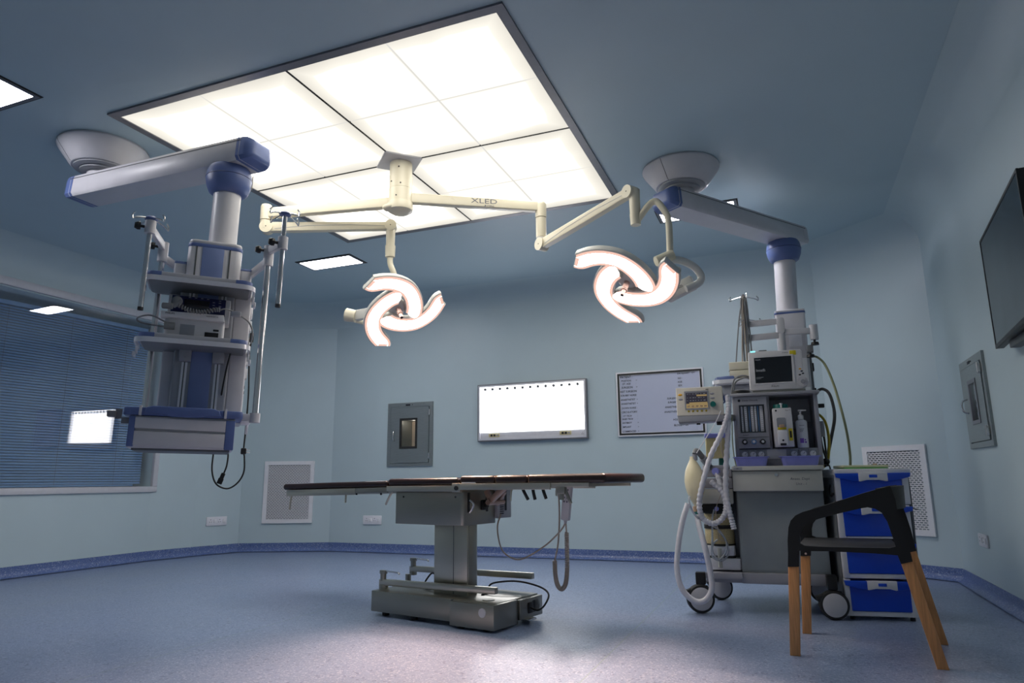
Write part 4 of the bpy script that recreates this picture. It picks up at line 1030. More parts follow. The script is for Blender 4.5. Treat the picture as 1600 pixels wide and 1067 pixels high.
b = MB(); b.tube([(.80, .05, .745), (.804, .05, .66), (.803, .05, .58), (.795, .05, .48), (.785, .05, .42), (.766, .05, .352)], .0048, 8, 8); b.build('straight_lead', 'cable', e)
b = MB(); coil(b, [(.766, .05, .352), (.769, .05, .275), (.782, .05, .222), (.806, .05, .203), (.832, .05, .228), (.845, .05, .30), (.848, .05, .40), (.848, .05, .51)], .010, 74, .0042, 8); b.tube([(.848, .05, .51), (.852, .04, .54), (.862, .02, .575)], .0048); b.build('coiled_lead', 'cable', e)

# ------------------------------------------------------------------ anaesthesia machine
ax, ay, ang = -.2, 4.62, 3.5
t = thing('anaesthesia_machine', 'grey anaesthesia machine on casters with flow tubes, drawer and breathing hoses', 'anaesthesia machine', (ax, ay, 0), ang)
AW = T3(ax, ay, 0) @ RZ(ang)
b = MB(); b.box(-.125, .39, -.02, .60, .172, .236, .006); b.plan([(-.335, -.06), (-.12, -.06), (-.12, .56), (-.30, .56)], .20, .236, .004); b.box(-.335, .392, .0, .03, .172, .232, .004); bf = b.build('base_frame', 'anaes', t)
b = MB(); b.box(-.395, -.335, -.085, -.03, .165, .238, .006); b.box(.345, .40, -.11, -.03, .165, .245, .006); b.build_each('corner_block', 'black', bf)
def caster(x, y, r, a, name='caster'):
    b = MB(T3(x, y, 0) @ RZ(a))
    b.cyl((0, -.006, r+.03), (0, -.006, .175), .012, n=12); b.prism([(-r*.9, r*1.15), (-r*.4, r*1.35), (r*.5, r*1.55), (r*.55, r*1.9), (-r*.3, r*1.95), (-r*.95, r*1.6)], -.018, .012, .004); c = b.build('caster', 'rubber', t)
    m = T3(x, y, r) @ RZ(a)
    b = MB(m @ RX(90)); b.lathe([(r*.7, -.03), (r*.93, -.026), (r, -.014), (r, .014), (r*.93, .026), (r*.7, .03)], 40); b.build('tyre', 'rubber', c)
    b = MB(m @ RX(90)); b.lathe([(r*.05, -.031), (r*.72, -.031), (r*.8, -.0285), (r*.8, .0285), (r*.72, .031), (r*.05, .031)], 40); b.build('wheel_disc', 'shell', c)
    b = MB(T3(x, y, 0) @ RZ(a)); b.prism([(-r*1.2, r*1.55), (-r*.55, r*1.7), (-r*.4, r*1.4), (-r*1.05, r*1.2)], -.024, .02, .004); b.build('brake_pedal', 'rubber', c)
caster(-.373, -.07, .084, 14); caster(.372, -.085, .082, 6); caster(-.27, .45, .08, 20); caster(.37, .5, .08, -8)
b = MB(); b.box(-.118, .382, .0, .5, .236, .722, .004); cb = b.build('cabinet', 'cabinet', t)
MB().box(-.105, .375, -.004, .002, .25, .712, .002).build('front_panel', 'cabinet', cb)
b = MB(); b.box(-.135, .378, -.095, -.07, .724, .843, .004); dr = b.build('drawer', 'beige', t)
b = MB(); b.cyl((.12, -.099, .82), (.12, -.094, .82), .011, n=16); b.build('lock', 'chrome', dr)
b = MB(); b.text('Anaes. Dept', .022, front(.195, -.0955, .795), shear=.2); b.text('Unit - 1', .02, front(.225, -.0955, .765), shear=.2); b.build('handwriting', 'inkgrey', dr)
MB().box(-.13, .376, -.07, .45, .722, .845, .003).build('drawer_housing', 'anaes', t)
b = MB(); b.box(-.137, .388, -.112, .42, .847, .874, .005); wt = b.build('worktop', 'beige', t)
b = MB(); b.box(-.126, -.075, -.1135, -.111, .852, .869, .001); wl = b.build('name_plate', 'shelldark', wt); b = MB(); b.text('GA', .012, front(-.112, -.114, .8605)); b.build('plate_lettering', 'ink', wl)
# upper body
b = MB()
b.box(-.106, .406, .40, .42, .874, 1.335); b.box(-.106, -.082, .095, .42, .874, 1.335, .003); b.box(.388, .412, .095, .42, .874, 1.335, .003); b.box(-.1, .4, .1, .42, .874, .985, .003); b.box(.105, .122, .11, .42, .985, 1.325, .003)
ub = b.build('upper_housing', 'anaes', t)
b = MB(); b.box(-.118, .424, .06, .44, 1.325, 1.345, .005); b.build('top_shelf', 'anaes', ub)
b = MB(); b.box(.122, .388, .385, .40, .985, 1.325); b.build('bay_back', 'shell', ub)
b = MB(); b.box(.122, .388, .33, .385, 1.12, 1.165, .004); b.box(.30, .388, .3, .385, .985, 1.12, .003); b.build('bay_rail', 'anaes', ub)
# flowmeter unit
fl = MB().ring([(-.084, .99), (.106, .99), (.106, 1.322), (-.084, 1.322)], [(-.066, 1.088), (.09, 1.088), (.09, 1.27), (-.066, 1.27)], .08, .13).build('flowmeter_panel', 'anaes', t)
MB().box(-.066, .09, .118, .122, 1.088, 1.27).build('flowmeter_backing', 'anaesd', fl)
for i, (x, w, c) in enumerate(((-.05, .012, 'flow'), (-.027, .016, 'flow'), (-.004, .006, 'flowb'), (.014, .016, 'flow'), (.034, .012, 'flow'), (.05, .006, 'flowb'), (.07, .020, 'flow'))):
    b = MB(); b.box(x-w/2, x+w/2, .106, .117, 1.098, 1.262, .002); ft = b.build('flow_tube', c, fl)
    if c == 'flow':
        b = MB()
        for k in range(12): b.box(x-w*.28, x+w*.28, .1052, .1062, 1.108+k*.0125, 1.1095+k*.0125)
        b.build('scale_marks', 'ink', ft)
b = MB(); b.cyl((-.062, .078, 1.298), (-.062, .081, 1.298), .0085, n=18); b.text('Datex-Ohmeda', .0155, front(-.045, .0795, 1.298)); b.text('Aestiva/5', .010, front(-.055, .0795, 1.074)); b.build('lettering', 'ink', fl)
for x, c in ((-.045, 'black'), (.01, 'flowb'), (.064, 'black')):
    b = MB(); b.cyl((x, .08, 1.03), (x, .05, 1.03), .0165, .015, n=18); k = b.build('flow_knob', c, fl)
    b = MB(); b.cyl((x, .05, 1.03), (x, .0485, 1.03), .009, n=14); b.build('knob_cap', 'white', k)
b = MB(); b.box(-.08, .103, .0785, .081, 1.058, 1.061); b.build('panel_groove', 'dark', fl)
# row of pressure gauges
for i, x in enumerate((-.05, .0, .05, .245, .30, .355)):
    b = MB(); b.box(x-.023, x+.023, .094, .102, .918, .978, .003); gp = b.build('gauge', 'shelldark', t)
    b = MB(); b.cyl((x, .090, .95), (x, .095, .95), .018, n=22); b.build('gauge_face', 'white', gp)
    b = MB(); bar(b, (x, .0895, .95), (x+.009, .0895, .961), .0008, .0022, 0); b.build('gauge_needle', 'ink', gp)
MB().box(.085, .2, .096, .101, .92, .98, .002).build('blank_plate', 'shell', t)
# vaporiser
b = MB(); b.box(.134, .248, .03, .2, .992, 1.236, .006); vp = b.build('vaporiser', 'moni', t)
b = MB(); b.cyl((.19, .115, 1.236), (.19, .115, 1.266), .048, .044, n=30); b.build('dial', 'teal', vp); 
b = MB(); b.box(.185, .195, .05, .065, 1.24, 1.262, .002); b.cyl((.19, .065, 1.262), (.19, .065, 1.27), .009, n=12); b.build('dial_release', 'white', vp)
MB().prism(rr(.155, .21, 1.112, 1.175, .01), .0275, .0302).build('filler_recess', 'shelldark', vp)
MB().box(.158, .208, .024, .03, 1.1, 1.115, .002).build('yellow_band', 'yellow', vp)
MB().box(.168, .198, .0, .03, 1.112, 1.13, .004).build('filler_cap', 'tan', vp)
b = MB(); b.box(.22, .243, .0285, .031, 1.03, 1.106, .001); b.build('yellow_sticker', 'yellow', vp)
b = MB(); b.box(.152, .214, .012, .032, 1.0, 1.098, .01); b.build('lower_cover', 'white', vp)
b = MB(); b.box(.165, .2, .009, .013, 1.0, 1.014, .002); b.cyl((.183, .009, 1.032), (.183, .013, 1.032), .006, n=12); b.box(.226, .237, .0275, .029, 1.048, 1.09); b.cyl((.155, .0285, 1.22), (.155, .0305, 1.22), .006, n=12); b.text('Tec 7', .012, front(.21, .0295, 1.22)); b.build('printed_marks', 'ink', vp)

# left side: carbon dioxide absorber and bellows block
b = MB(); b.box(-.125, -.10, .02, .3, .24, .88, .004); b.box(-.16, -.11, .1, .3, .24, .86, .004); b.build('side_column', 'anaesd', t)
b = MB(); b.box(-.335, -.14, .0, .22, .74, .805, .006); b.box(-.33, -.14, .02, .22, .81, .86, .006); b.plan(rr(-.32, -.15, .03, .2, .03), .86, .885, .004); ab = b.build('absorber_head', 'anaes', t)
b = MB(); b.box(-.335, -.14, -.005, .22, .645, .735, .006); b.build('absorber_block', 'beige', ab)
b = MB(); b.box(-.337, -.15, -.01, .2, .592, .64, .005); b.build('dark_band', 'black', ab)
b = MB(); b.cyl((-.245, -.04, .615), (-.245, -.01, .615), .014, n=14); b.build('sample_port', 'lilac', ab)
for z0, z1 in ((.51, .588), (.395, .495)):
    b = MB(T3(-.24, .09, 0)); b.lathe([(.088, z0), (.09, z0+.005), (.09, z1-.005), (.088, z1)], 36); cn = b.build('absorber_canister', 'granule', t)
    b = MB(T3(-.24, .09, 0)); b.lathe([(.094, z0-.008), (.094, z0+.004), (.088, z0+.005)], 36); b.lathe([(.088, z1-.005), (.094, z1-.004), (.094, z1+.004)], 36); b.build('canister_rim', 'rubber', cn)
b = MB(); b.plan(rr(-.325, -.15, .0, .18, .03), .33, .39, .006); b.plan(rr(-.32, -.12, .0, .2, .02), .245, .315, .006); b.build('absorber_base', 'alu', t)
MB().plan(rr(-.318, -.15, .01, .18, .03), .314, .331, .002).build('base_gasket', 'black', t)
b = MB(); b.cyl((-.245, -.02, .262), (-.245, -.02, .375), .013, n=14); b.build('release_handle', 'beige', t)
b = MB(); b.tube([(-.352, -.08, .955), (-.345, -.07, .975), (-.33, -.05, .965), (-.30, -.02, .92), (-.27, .03, .875)], .018, 14, 6); b.build('bag_arm', 'cgrey', t)
b = MB(); b.cyl((-.31, -.03, .935), (-.28, .015, .89), .024, n=18); b.cyl((-.355, -.08, .915), (-.355, -.08, .955), .017, n=16); b.build('arm_sleeve', 'shelldark', t)
# breathing bag
b = MB(T3(-.365, -.08, 0) @ T3(0, 0, .79) @ RY(-2) @ T3(0, 0, -.79))
pr_ = [(.016, .94), (.017, .925), (.026, .905), (.04, .88), (.052, .85), (.0595, .815), (.062, .785), (.0595, .75), (.052, .715), (.041, .685), (.029, .66), (.02, .645), (.017, .632), (.017, .62)]
b.lathe(pr_, 36); bg = b.build('breathing_bag', 'bag', t)
MB(T3(-.367, -.08, 0)).cyl((.0, 0, .60), (0, 0, .632), .019, n=18).build('bag_collar', 'tan', bg)
MB(T3(-.364, -.08, 0)).cyl((.004, 0, .565), (.001, 0, .602), .017, .02, n=18).build('bag_connector', 'teal', bg)
def corr(rad, amp=.09, per=2):
    return lambda f, i: rad*(1+amp*(1 if (i//per) % 2 else -1))
def hose(pts, rad, m='hose', k=16): MB().tube(pts, corr(rad), 12, k).build('breathing_hose', m, t)
hose([(-.13, -.10, 1.315), (-.126, -.115, 1.27), (-.13, -.12, 1.2), (-.145, -.12, 1.065), (-.164, -.12, .908), (-.178, -.12, .753), (-.172, -.12, .638), (-.158, -.12, .554), (-.147, -.12, .498)], .0165)
hose([(-.128, -.13, 1.224), (-.150, -.135, 1.15), (-.19, -.14, 1.06), (-.258, -.15, .93), (-.319, -.15, .754), (-.342, -.14, .638), (-.324, -.13, .561), (-.265, -.12, .531), (-.206, -.12, .569), (-.184, -.11, .638), (-.203, -.1, .722), (-.267, -.08, .785)], .0165)
hose([(-.233, -.02, .844), (-.205, -.06, .75), (-.182, -.09, .66), (-.162, -.1, .56)], .0165)
MB().tube([(-.411, -.13, .65), (-.449, -.15, .543), (-.479, -.16, .41), (-.496, -.16, .259), (-.472, -.16, .148), (-.404, -.16, .082), (-.34, -.16, .09), (-.299, -.16, .155), (-.303, -.16, .264), (-.327, -.16, .412), (-.35, -.13, .505), (-.362, -.085, .575)], .0175, 14, 10).build('breathing_hose', 'hose', t)
MB().cyl((-.238, -.04, .846), (-.228, -.01, .846), .022, n=18).build('hose_port', 'lilac', t)
b = MB(); b.tube([(-.40, -.1, .70), (-.402, -.12, .65), (-.37, -.12, .58), (-.30, -.1, .53), (-.24, -.06, .49), (-.20, -.03, .42), (-.19, -.03, .35), (-.235, -.04, .305), (-.29, -.04, .33), (-.28, -.03, .40), (-.25, -.03, .43)], .006, 8, 8)
b.tube([(-.26, -.03, .61), (-.275, -.05, .55), (-.28, -.06, .45), (-.285, -.06, .36), (-.25, -.05, .315), (-.21, -.04, .35), (-.2, -.03, .42), (-.24, -.03, .48)], .006, 8, 8); b.build('sample_tubing', 'clear', t)
b = MB(); b.tube([(-.175, -.13, 1.22), (-.21, -.14, 1.15), (-.29, -.14, 1.03), (-.34, -.12, .96)], .003, 6); b.build('white_tubing', 'white', t)
b = MB(); b.tube([(-.17, -.09, 1.15), (-.19, -.1, 1.0), (-.17, -.1, .86), (-.19, -.1, .75), (-.245, -.1, .62), (-.245, -.08, .5), (-.24, -.07, .44), (-.2, -.06, .42)], .0028, 6); b.build('sampling_line', 'cable', t)
b = MB(); b.tube([(-.112, .05, 1.2), (-.12, .03, 1.05), (-.118, .02, .95), (-.11, .03, .88)], .0035, 6); b.build('side_lead', 'gashose', t)
# right side: hoses and cables
b = MB(); b.box(.412, .46, .2, .24, 1.245, 1.27, .003); b.build('side_catch', 'black', t)
MB().box(.412, .45, .22, .3, 1.06, 1.16, .006).build('side_valve', 'shelldark', t)
MB().tube([(.41, .28, 1.215), (.44, .27, 1.195), (.463, .26, 1.15), (.472, .25, 1.06), (.462, .25, .95), (.44, .26, .88), (.40, .3, .86)], .0085, 10).build('yellow_hose', 'yhose', t)
b = MB(); b.tube([(.415, .2, 1.12), (.42, .18, 1.0), (.435, .17, .92), (.44, .17, .87)], .007, 8); b.tube([(.44, .26, 1.15), (.445, .24, 1.0), (.438, .2, .9), (.42, .1, .87)], .006, 8); b.tube([(.43, .17, .9), (.445, .1, .86), (.435, .02, .78), (.415, -.02, .73), (.42, -.04, .69), (.425, -.07, .705)], .0045, 8); b.ball((.435, .18, .90), .022, (1, 1, 1)); b.box(.418, .434, -.085, -.065, .697, .712, .003); b.build('side_cables', 'black', t)
MB().box(.384, .396, .1, .12, .5, .6, .002).build('side_bumper', 'black', t)

def on(name, label, cat, p, group=None, rot=0):
    w = AW @ Vector(p); return thing(name, label, cat, w, ang+rot, group)
# ventilator display on its arm
e = on('ventilator_display', 'cream ventilator display with amber screen and teal knob, left of the machine', 'medical device', (-.30, -.08, 1.15)); em = T3(.30, .08, -1.15)
b = MB(em @ T3(0, 0, 0)); b.prism(rr(-.446, -.158, 1.196, 1.376, .008), -.115, -.03, .004); ca = b.build('casing', 'vent', e)
MB(em).prism([(-.446, 1.198), (-.158, 1.198), (-.158, 1.163), (-.44, 1.155)], -.112, -.01, .004).build('lower_casing', 'shelldark', e)
MB(em).prism([(-.442, 1.163), (-.158, 1.17), (-.158, 1.156), (-.435, 1.147)], -.105, 0, .003).build('grey_base', 'anaes', e)
MB(em).ring(rr(-.394, -.244, 1.233, 1.352, .003, 2), rr(-.385, -.252, 1.243, 1.341, .002, 2), -.119, -.112).build('screen_bezel', 'shelldark', ca)
MB(em).box(-.386, -.252, -.1165, -.113, 1.243, 1.272).build('amber_screen', 'ventglow', ca)
b = MB(em); b.box(-.386, -.252, -.1165, -.113, 1.272, 1.341); b.build('slate_screen', 'ventglow2', ca)
b = MB(em); b.box(-.318, -.254, -.1172, -.116, 1.318, 1.328); b.box(-.365, -.254, -.1172, -.116, 1.268, 1.28); b.build('amber_bar', 'ventglow', ca)
b = MB(em)
for r, z in ((0, 1.332), (1, 1.308), (2, 1.29)):
    for k in range(7): b.box(-.378+k*.017, -.378+k*.017+random.choice((.005, .009, .012)), -.1174, -.1164, z, z+.0035)
b.build('screen_text', 'screentext', ca)
b = MB(em)
for k in range(5): b.box(-.378+k*.026, -.362+k*.026, -.1174, -.1164, 1.25, 1.259)
b.build('screen_fields', 'tan', ca)
for x, z, c in ((-.42, 1.331, 'orange'), (-.418, 1.302, 'anaes'), (-.222, 1.331, 'anaes'), (-.221, 1.303, 'anaes')):
    b = MB(em); b.ball((x, -.115, z), .014, (1, .25, .5)); b.build('key', c, ca)
for k in range(5):
    b = MB(em); b.ball((-.372+k*.027, -.115, 1.224), .0068, (1, .5, 1)); b.build('soft_key', 'yhose', ca)
b = MB(em); b.cyl((-.22, -.113, 1.263), (-.22, -.142, 1.263), .0185, .0165, n=22); b.build('knob', 'teal', ca)
b = MB(em); b.box(-.26, -.242, -.1175, -.1145, 1.358, 1.361); b.build('maker_lettering', 'ink', ca)
b = MB(em); b.cyl((-.19, -.06, 1.16), (-.19, -.06, 1.135), .018, n=14); b.cyl((-.32, -.05, 1.155), (-.32, -.05, 1.142), .012, n=12); b.build_each('foot', 'rubber', e)
bar(MB(em), (-.2, -.04, 1.19), (-.1, .12, 1.19), .04, .04).build('support_arm', 'anaesd', e)

# patient monitor on the top shelf
e = on('patient_monitor', 'white patient monitor with dark screen and yellow sticker on top of the anaesthesia machine', 'monitor', (.18, .18, 1.345)); em = T3(-.18, -.18, -1.345)
fr_ = em
b = MB(fr_); b.prism([(.012, 1.372), (.02, 1.364), (.33, 1.362), (.362, 1.382), (.372, 1.405), (.362, 1.43), (.348, 1.45), (.345, 1.606), (.335, 1.616), (.03, 1.622), (.018, 1.614)], .095, .19, .005); ca = b.build('casing', 'moni', e)
MB(fr_).box(.04, .33, .19, .29, 1.39, 1.6, .02).build('rear_casing', 'moni', e)
MB(fr_).ring([(.042, 1.4), (.29, 1.404), (.292, 1.588), (.046, 1.585)], [(.05, 1.407), (.276, 1.41), (.28, 1.578), (.052, 1.576)], .09, .1).build('screen_bezel', 'moni', ca)
MB(fr_).prism([(.05, 1.407), (.276, 1.41), (.28, 1.578), (.052, 1.576)], .0935, .0955).build('screen', 'screen', ca)
b = MB(fr_); b.text('Intelli', .026, front(.058, .0925, 1.492)); b.text('PHILIPS', .0105, front(.058, .0925, 1.562)); b.box(.058, .1, .0925, .0932, 1.445, 1.4465); b.box(.058, .085, .0925, .0932, 1.437, 1.4385); b.build('screen_text', 'screentext', ca)
b = MB(fr_); b.text('PHILIPS', .0145, front(.145, .0945, 1.384)); b.text('IntelliVue', .009, front(.228, .0945, 1.601)); b.build('lettering', 'ink', ca)
MB(fr_).box(.272, .31, .092, .096, 1.583, 1.612, .001).build('yellow_sticker', 'yellow', ca)
b = MB(fr_); b.box(.30, .34, .096, .2, 1.56, 1.617, .004); b.build_each('top_plate', 'white', ca)
b = MB(fr_); b.cyl((.335, .096, 1.407), (.335, .089, 1.407), .033, n=28); b.build('knob_ring', 'shell', ca)
b = MB(fr_); b.cyl((.335, .09, 1.407), (.335, .072, 1.407), .0135, .012, n=20); b.build('knob', 'shelldark', ca)
for x, z, c in ((.326, 1.489, 'orange'), (.335, 1.474, 'ink'), (.341, 1.459, 'ink'), (.322, 1.451, 'rubber')):
    b = MB(fr_); b.ball((x, .095, z), .008, (1, .3, .6)); b.build('key', c, ca)
MB(fr_).box(.03, .065, .094, .12, 1.612, 1.625, .004).build('alarm_light', 'cyanled', ca)
MB(fr_).box(.085, .135, .1, .13, 1.617, 1.628, .004).build('alarm_lens', 'dark', ca)
b = MB(fr_); b.box(.03, .35, .12, .28, 1.346, 1.366, .004); b.build('monitor_foot', 'beige', e)
b = MB(fr_); b.tube([(.02, .2, 1.47), (-.03, .17, 1.475), (-.08, .15, 1.45), (-.10, .14, 1.38), (-.105, .14, 1.352)], .0055); b.tube([(.02, .2, 1.455), (-.02, .18, 1.46), (-.075, .16, 1.43), (-.092, .15, 1.352)], .0055); b.build('side_cables', 'cgrey', e)
e = on('cable_bundle', 'black coiled cables lying on the machine top left of the patient monitor', 'cable', (-.06, .16, 1.346)); em = T3(.06, -.16, -1.346)
b = MB(em)
for k in range(3): b.tube([(-.105+.004*k, .12, 1.352+.006*k), (-.05, .09, 1.352+.007*k), (.0, .12, 1.352+.006*k), (.0, .2, 1.353+.006*k), (-.06, .22, 1.352+.006*k)], .005, 8, 6, closed=True)
b.build('cable_loops', 'black', e)

# lilac trays, sanitiser bottle, yellow canister
def tray(x0, x1, label):
    xm = (x0+x1)/2; e = on('instrument_tray', label, 'tray', (xm, -.01, .8745), 'lilac trays on the machine worktop'); em = T3(-xm, .01, -.8745)
    bm = bmesh.new(); rows = []
    for (e1, z) in ((.016, .0), (.004, .05), (-.006, .054), (-.006, .057), (.0, .057), (.007, .05), (.018, .004)):
        rows.append([bm.verts.new((x, y, .8748+z)) for x, y in rr(x0+e1, x1-e1, -.085+e1, .07-e1, .02, 5)])
    for a, c in zip(rows, rows[1:]):
        n = len(a)
        for j in range(n): bm.faces.new((a[j], a[(j+1) % n], c[(j+1) % n], c[j]))
    bm.faces.new(rows[0]); bm.faces.new(rows[-1])
    b = MB(em); b._add(bm); b.build('tray', 'lilac', e)
tray(-.118, .085, 'left of two lilac plastic trays on the machine worktop, below the flow tubes')
tray(.155, .378, 'right of two lilac plastic trays on the machine worktop, below the pump bottle')
e = on('pump_bottle', 'white sanitiser pump bottle standing right of the vaporiser in the machine bay', 'bottle', (.305, .12, .986)); em = T3(-.305, -.12, -.986)
b = MB(em @ T3(.305, .12, .986)); b.lathe([(.032, 0), (.034, .004), (.0345, .12), (.0345, .162), (.03, .172), (.014, .178), (.013, .196)], 32); bt = b.build('bottle_body', 'bottle', e)
b = MB(em @ T3(.305, .12, .986)); b.lathe([(.0165, .178), (.0165, .205), (.012, .209), (.005, .212), (.005, .235)], 24); b.box(-.012, .012, -.008, .008, .232, .242, .003); bar(b, (0, 0, .238), (.034, -.01, .236), .009, .008, .002); b.build('pump', 'white', e)
b = MB(em @ T3(.305, .12, .986))
for i, z in enumerate((.14, .118, .112, .106, .1)): b.box(-.016, .014-.003*i, -.0352, -.0335, z, z+.002)
b.build('printed_text', 'inkgrey', bt)
b = MB(em @ T3(.305, .12, .986)); b.box(-.018, .004, -.0348, -.031, .03, .06); b.ball((.012, -.0315, .05), .005); b.ball((.014, -.031, .035), .006); b.build('violet_print', 'violet', bt)
e = on('suction_canister', 'yellowish square canister with lilac lid on the absorber behind the hoses', 'canister', (-.215, .1, .888)); em = T3(.215, -.1, -.888)
b = MB(em); b.plan(rr(-.29, -.145, .04, .17, .012), .93, 1.06, .004); b.build('canister', 'ybox', e)
b = MB(em); b.plan(rr(-.294, -.141, .036, .174, .014), 1.06, 1.09, .006); b.build('lid', 'lilac', e)
b = MB(em); b.cyl((-.19, .1, .886), (-.19, .1, .93), .03, .024, n=20); b.build('outlet', 'teal', e)
e = on('hanging_clip', 'small blue clip hanging under the pendant shelf above the hoses', 'clip', (-.17, -.02, 1.33)); em = T3(.17, .02, -1.33)
b = MB(em); b.tube([(-.165, -.02, 1.36), (-.16, -.03, 1.33), (-.155, -.04, 1.305), (-.15, -.03, 1.285), (-.165, -.03, 1.275), (-.172, -.03, 1.3)], .005); b.build('clip_body', 'blue', e)

# ------------------------------------------------------------------ drawer cart
t = thing('drawer_cart', 'white plastic cart with four blue drawers, right of the anaesthesia machine behind the chair', 'drawer cart', (.243, 4.66, 0), 9)
y0 = -.085
b = MB()
for i, (zb_, zt_) in enumerate(((.022, .225), (.228, .433), (.436, .64), (.643, .815))):
    f = i/3; xa = -.014+.004*f; xb = .36+.03*f
    b.box(xa, xa+.035, y0, .36, zb_, zt_, .004); b.box(xb-.035, xb, y0, .36, zb_, zt_, .004); b.box(xa, xb, y0+.004, .36, zb_, zb_+.026, .003); b.box(xa, xb, .34, .36, zb_, zt_)
body = b.build('frame', 'cartw', t)
b = MB(); b.box(-.012, .404, y0-.01, .37, .812, .85, .008); b.build('top', 'cartw', t)
b = MB()
for x in (-.02, .392): b.box(x, x+.007, y0+.02, .34, .05, .8, .003)
b.build_each('side_panel', 'anaesd', body)
b = MB()
for x in (.02, .335):
    for y in (y0+.03, .33): b.cyl((x, y, 0), (x, y, .026), .014, n=12)
b.build_each('foot', 'rubber', t)
for i, (z0, z1) in enumerate(((.05, .205), (.256, .413), (.464, .62), (.671, .812))):
    f = i/3; x0, x1 = .014+.008*f, .33+.022*f
    b = MB(); b.prism([(x0, z0), (x1, z0), (x1+.002, z1), (x0-.002, z1)], y0-.002, .3, .004); dw = b.build('drawer', 'cartb', t)
    xl, xr = x0-.03, x1+.045; xm = (xl+xr)/2
    b = MB(); b.prism([(xl, z1+.012), (xl+.004, z1-.012), (xm-.11, z1-.034), (xm-.075, z1-.036), (xm-.04, z1-.028), (xm+.04, z1-.028), (xm+.075, z1-.036), (xm+.11, z1-.034), (xr-.004, z1-.012), (xr, z1+.012)], y0-.03, y0, .005); b.build('drawer_lip', 'cartb', dw)
    b = MB(); b.prism([(xm-.078, z1+.014), (xm-.078, z1-.034), (xm-.07, z1-.036), (xm-.035, z1-.028), (xm+.035, z1-.028), (xm+.07, z1-.036), (xm+.078, z1-.034), (xm+.078, z1+.014)], y0-.036, y0-.001, .004); hn = b.build('handle', 'cartw', dw)
    MB().box(xm-.022, xm+.022, y0-.039, y0-.034, z1-.014, z1+.003, .002).build('latch_window', 'cartb', hn)
    b = MB(); b.prism([(xm+.03, z1-.006), (xm+.06, z1-.004), (xm+.06, z1-.01), (xm+.03, z1-.013)], y0-.038, y0-.034, .001); b.build('latch_tab', 'white', hn)
cw = T3(.243, 4.66, 0) @ RZ(9)
e = thing('file_folder', 'thin cream folder with green edge lying on top of the drawer cart', 'folder', cw @ Vector((.18, .08, .851)), 9); em = T3(-.18, -.08, -.851)
b = MB(em); b.box(.06, .30, -.05, .22, .8515, .857, .002); b.build('lower_cover', 'green', e)
b = MB(em); b.box(.055, .305, -.045, .22, .858, .872, .003); b.build('upper_cover', 'folder', e)
MB(em).cyl((.26, .06, .872), (.26, .06, .882), .012, n=14).build('clasp', 'tan', e)
b = MB(); bar(b, (.4, -.06, .62), (.44, -.03, .612), .004, .004, 0); b.tube([(.405, -.03, .83), (.412, -.02, .7), (.41, -.02, .5), (.402, -.02, .3)], .003, 6); b.build('side_wire', 'rubber', t)

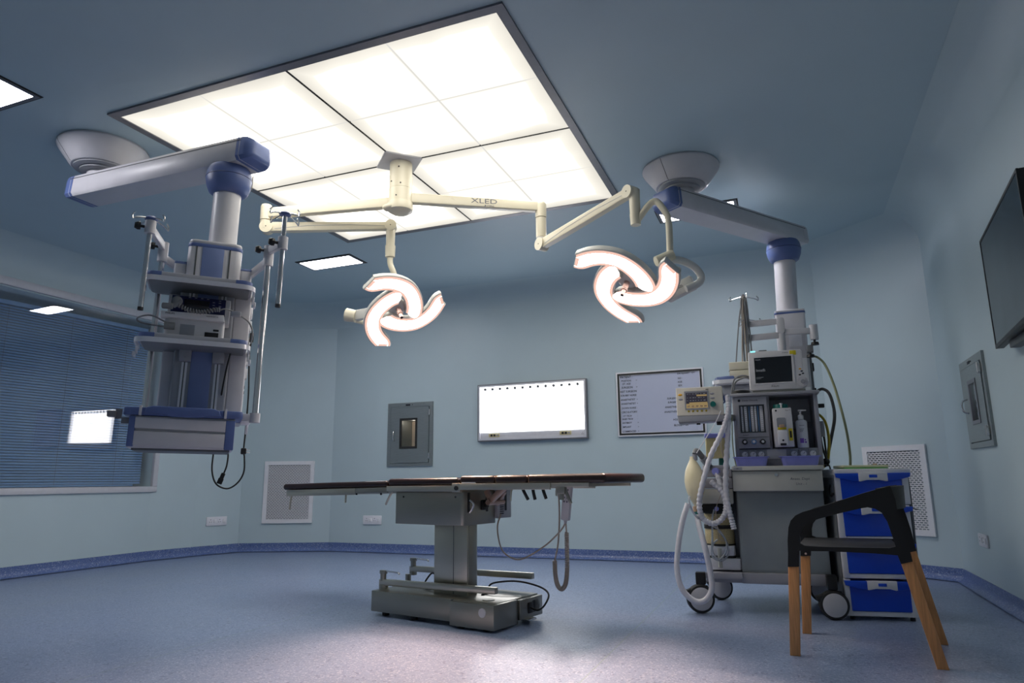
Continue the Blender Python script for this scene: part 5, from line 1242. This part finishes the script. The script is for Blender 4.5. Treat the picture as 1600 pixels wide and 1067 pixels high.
# ------------------------------------------------------------------ armchair in front
t = thing('armchair', 'black moulded armchair with light wooden legs in the right foreground', 'chair', (-.051, 3.598, 0), -4.6)
PROF = [(.008, .392), (.014, .45), (.017, .51), (.026, .571), (.038, .602), (.061, .626), (.091, .641), (.15, .66), (.244, .691), (.359, .729), (.43, .75), (.47, .76), (.485, .70), (.486, .66), (.497, .61), (.509, .547), (.518, .48), (.523, .436), (.477, .424), (.468, .46), (.38, .465), (.2, .468), (.1, .466), (.063, .466), (.056, .394)]
HOLE = [(.07, .497), (.072, .532), (.08, .559), (.098, .583), (.12, .597), (.163, .613), (.25, .638), (.337, .66), (.369, .666), (.399, .66), (.424, .643), (.443, .603), (.452, .56), (.459, .529), (.464, .497), (.44, .49), (.3, .488), (.15, .487), (.09, .488)]
def sideframe(ys):
    """moulded side with its opening, cut by a bridged outline"""
    bm = bmesh.new()
    def loop(pts, y): return [bm.verts.new((x+(.02+.028*min(1, max(0, x/.5)) if y > .3 else 0), y, z)) for x, z in pts]
    A, Bq = [], []
    for y in ys:
        o = loop(PROF, y); h = loop(HOLE, y); ed = []
        for L in (o, h): ed += [bm.edges.new((L[i], L[(i+1) % len(L)])) for i in range(len(L))]
        bmesh.ops.triangle_fill(bm, edges=ed, use_beauty=True); A.append(o); Bq.append(h)
    for q in (A, Bq):
        n = len(q[0])
        for i in range(n): bm.faces.new((q[0][i], q[0][(i+1) % n], q[1][(i+1) % n], q[1][i]))
    return bm
b = MB(); b._add(sideframe((.0, .038))); b._add(sideframe((.512, .55)))
b.plan([(.055, .03), (.10, .02), (.47, .03), (.478, .275), (.47, .52), (.10, .53), (.055, .52)], .468, .488, .006)
sect = lambda q: [(-.013, -.052), (.013, -.052), (.016, .05), (-.010, .05)]
b.sweep([(.42, .02, .70), (.46, .05, .706), (.505, .14, .709), (.522, .275, .71), (.516, .41, .709), (.49, .50, .706), (.462, .53, .70)], sect)
b.build('shell', 'chair', t)
for y in (.004, .516):
    m_ = T3(0 if y < .1 else .02, 0, 0); mr_ = T3(0 if y < .1 else .048, 0, 0)
    MB().prism([(-.016, 0), (.028, 0), (.056, .396), (.009, .394)], y, y+.03, .003, m=m_).build('leg', 'wood', t)
    MB().prism([(.566, 0), (.611, 0), (.522, .437), (.478, .425)], y, y+.03, .003, m=mr_).build('leg', 'wood', t)
b = MB()
for z in (.405, .425): b.cyl((.035+.02, .548, z), (.035+.02, .514, z), .004, n=10); 
for z in (.405, .425): b.cyl((.036+.02, .512, z), (.036+.02, .508, z), .0055, n=12)
b.build_each('leg_bolts', 'chrome', t)

# ------------------------------------------------------------------ world and colour management
w = bpy.data.worlds.new('world'); bpy.context.scene.world = w; w.use_nodes = True
w.node_tree.nodes['Background'].inputs['Color'].default_value = (.01, .012, .015, 1); w.node_tree.nodes['Background'].inputs['Strength'].default_value = .3
vs = bpy.context.scene.view_settings
vs.view_transform = 'Standard'; vs.look = 'None'; vs.gamma = 1; vs.use_curve_mapping = False; vs.exposure = EXPOSURE
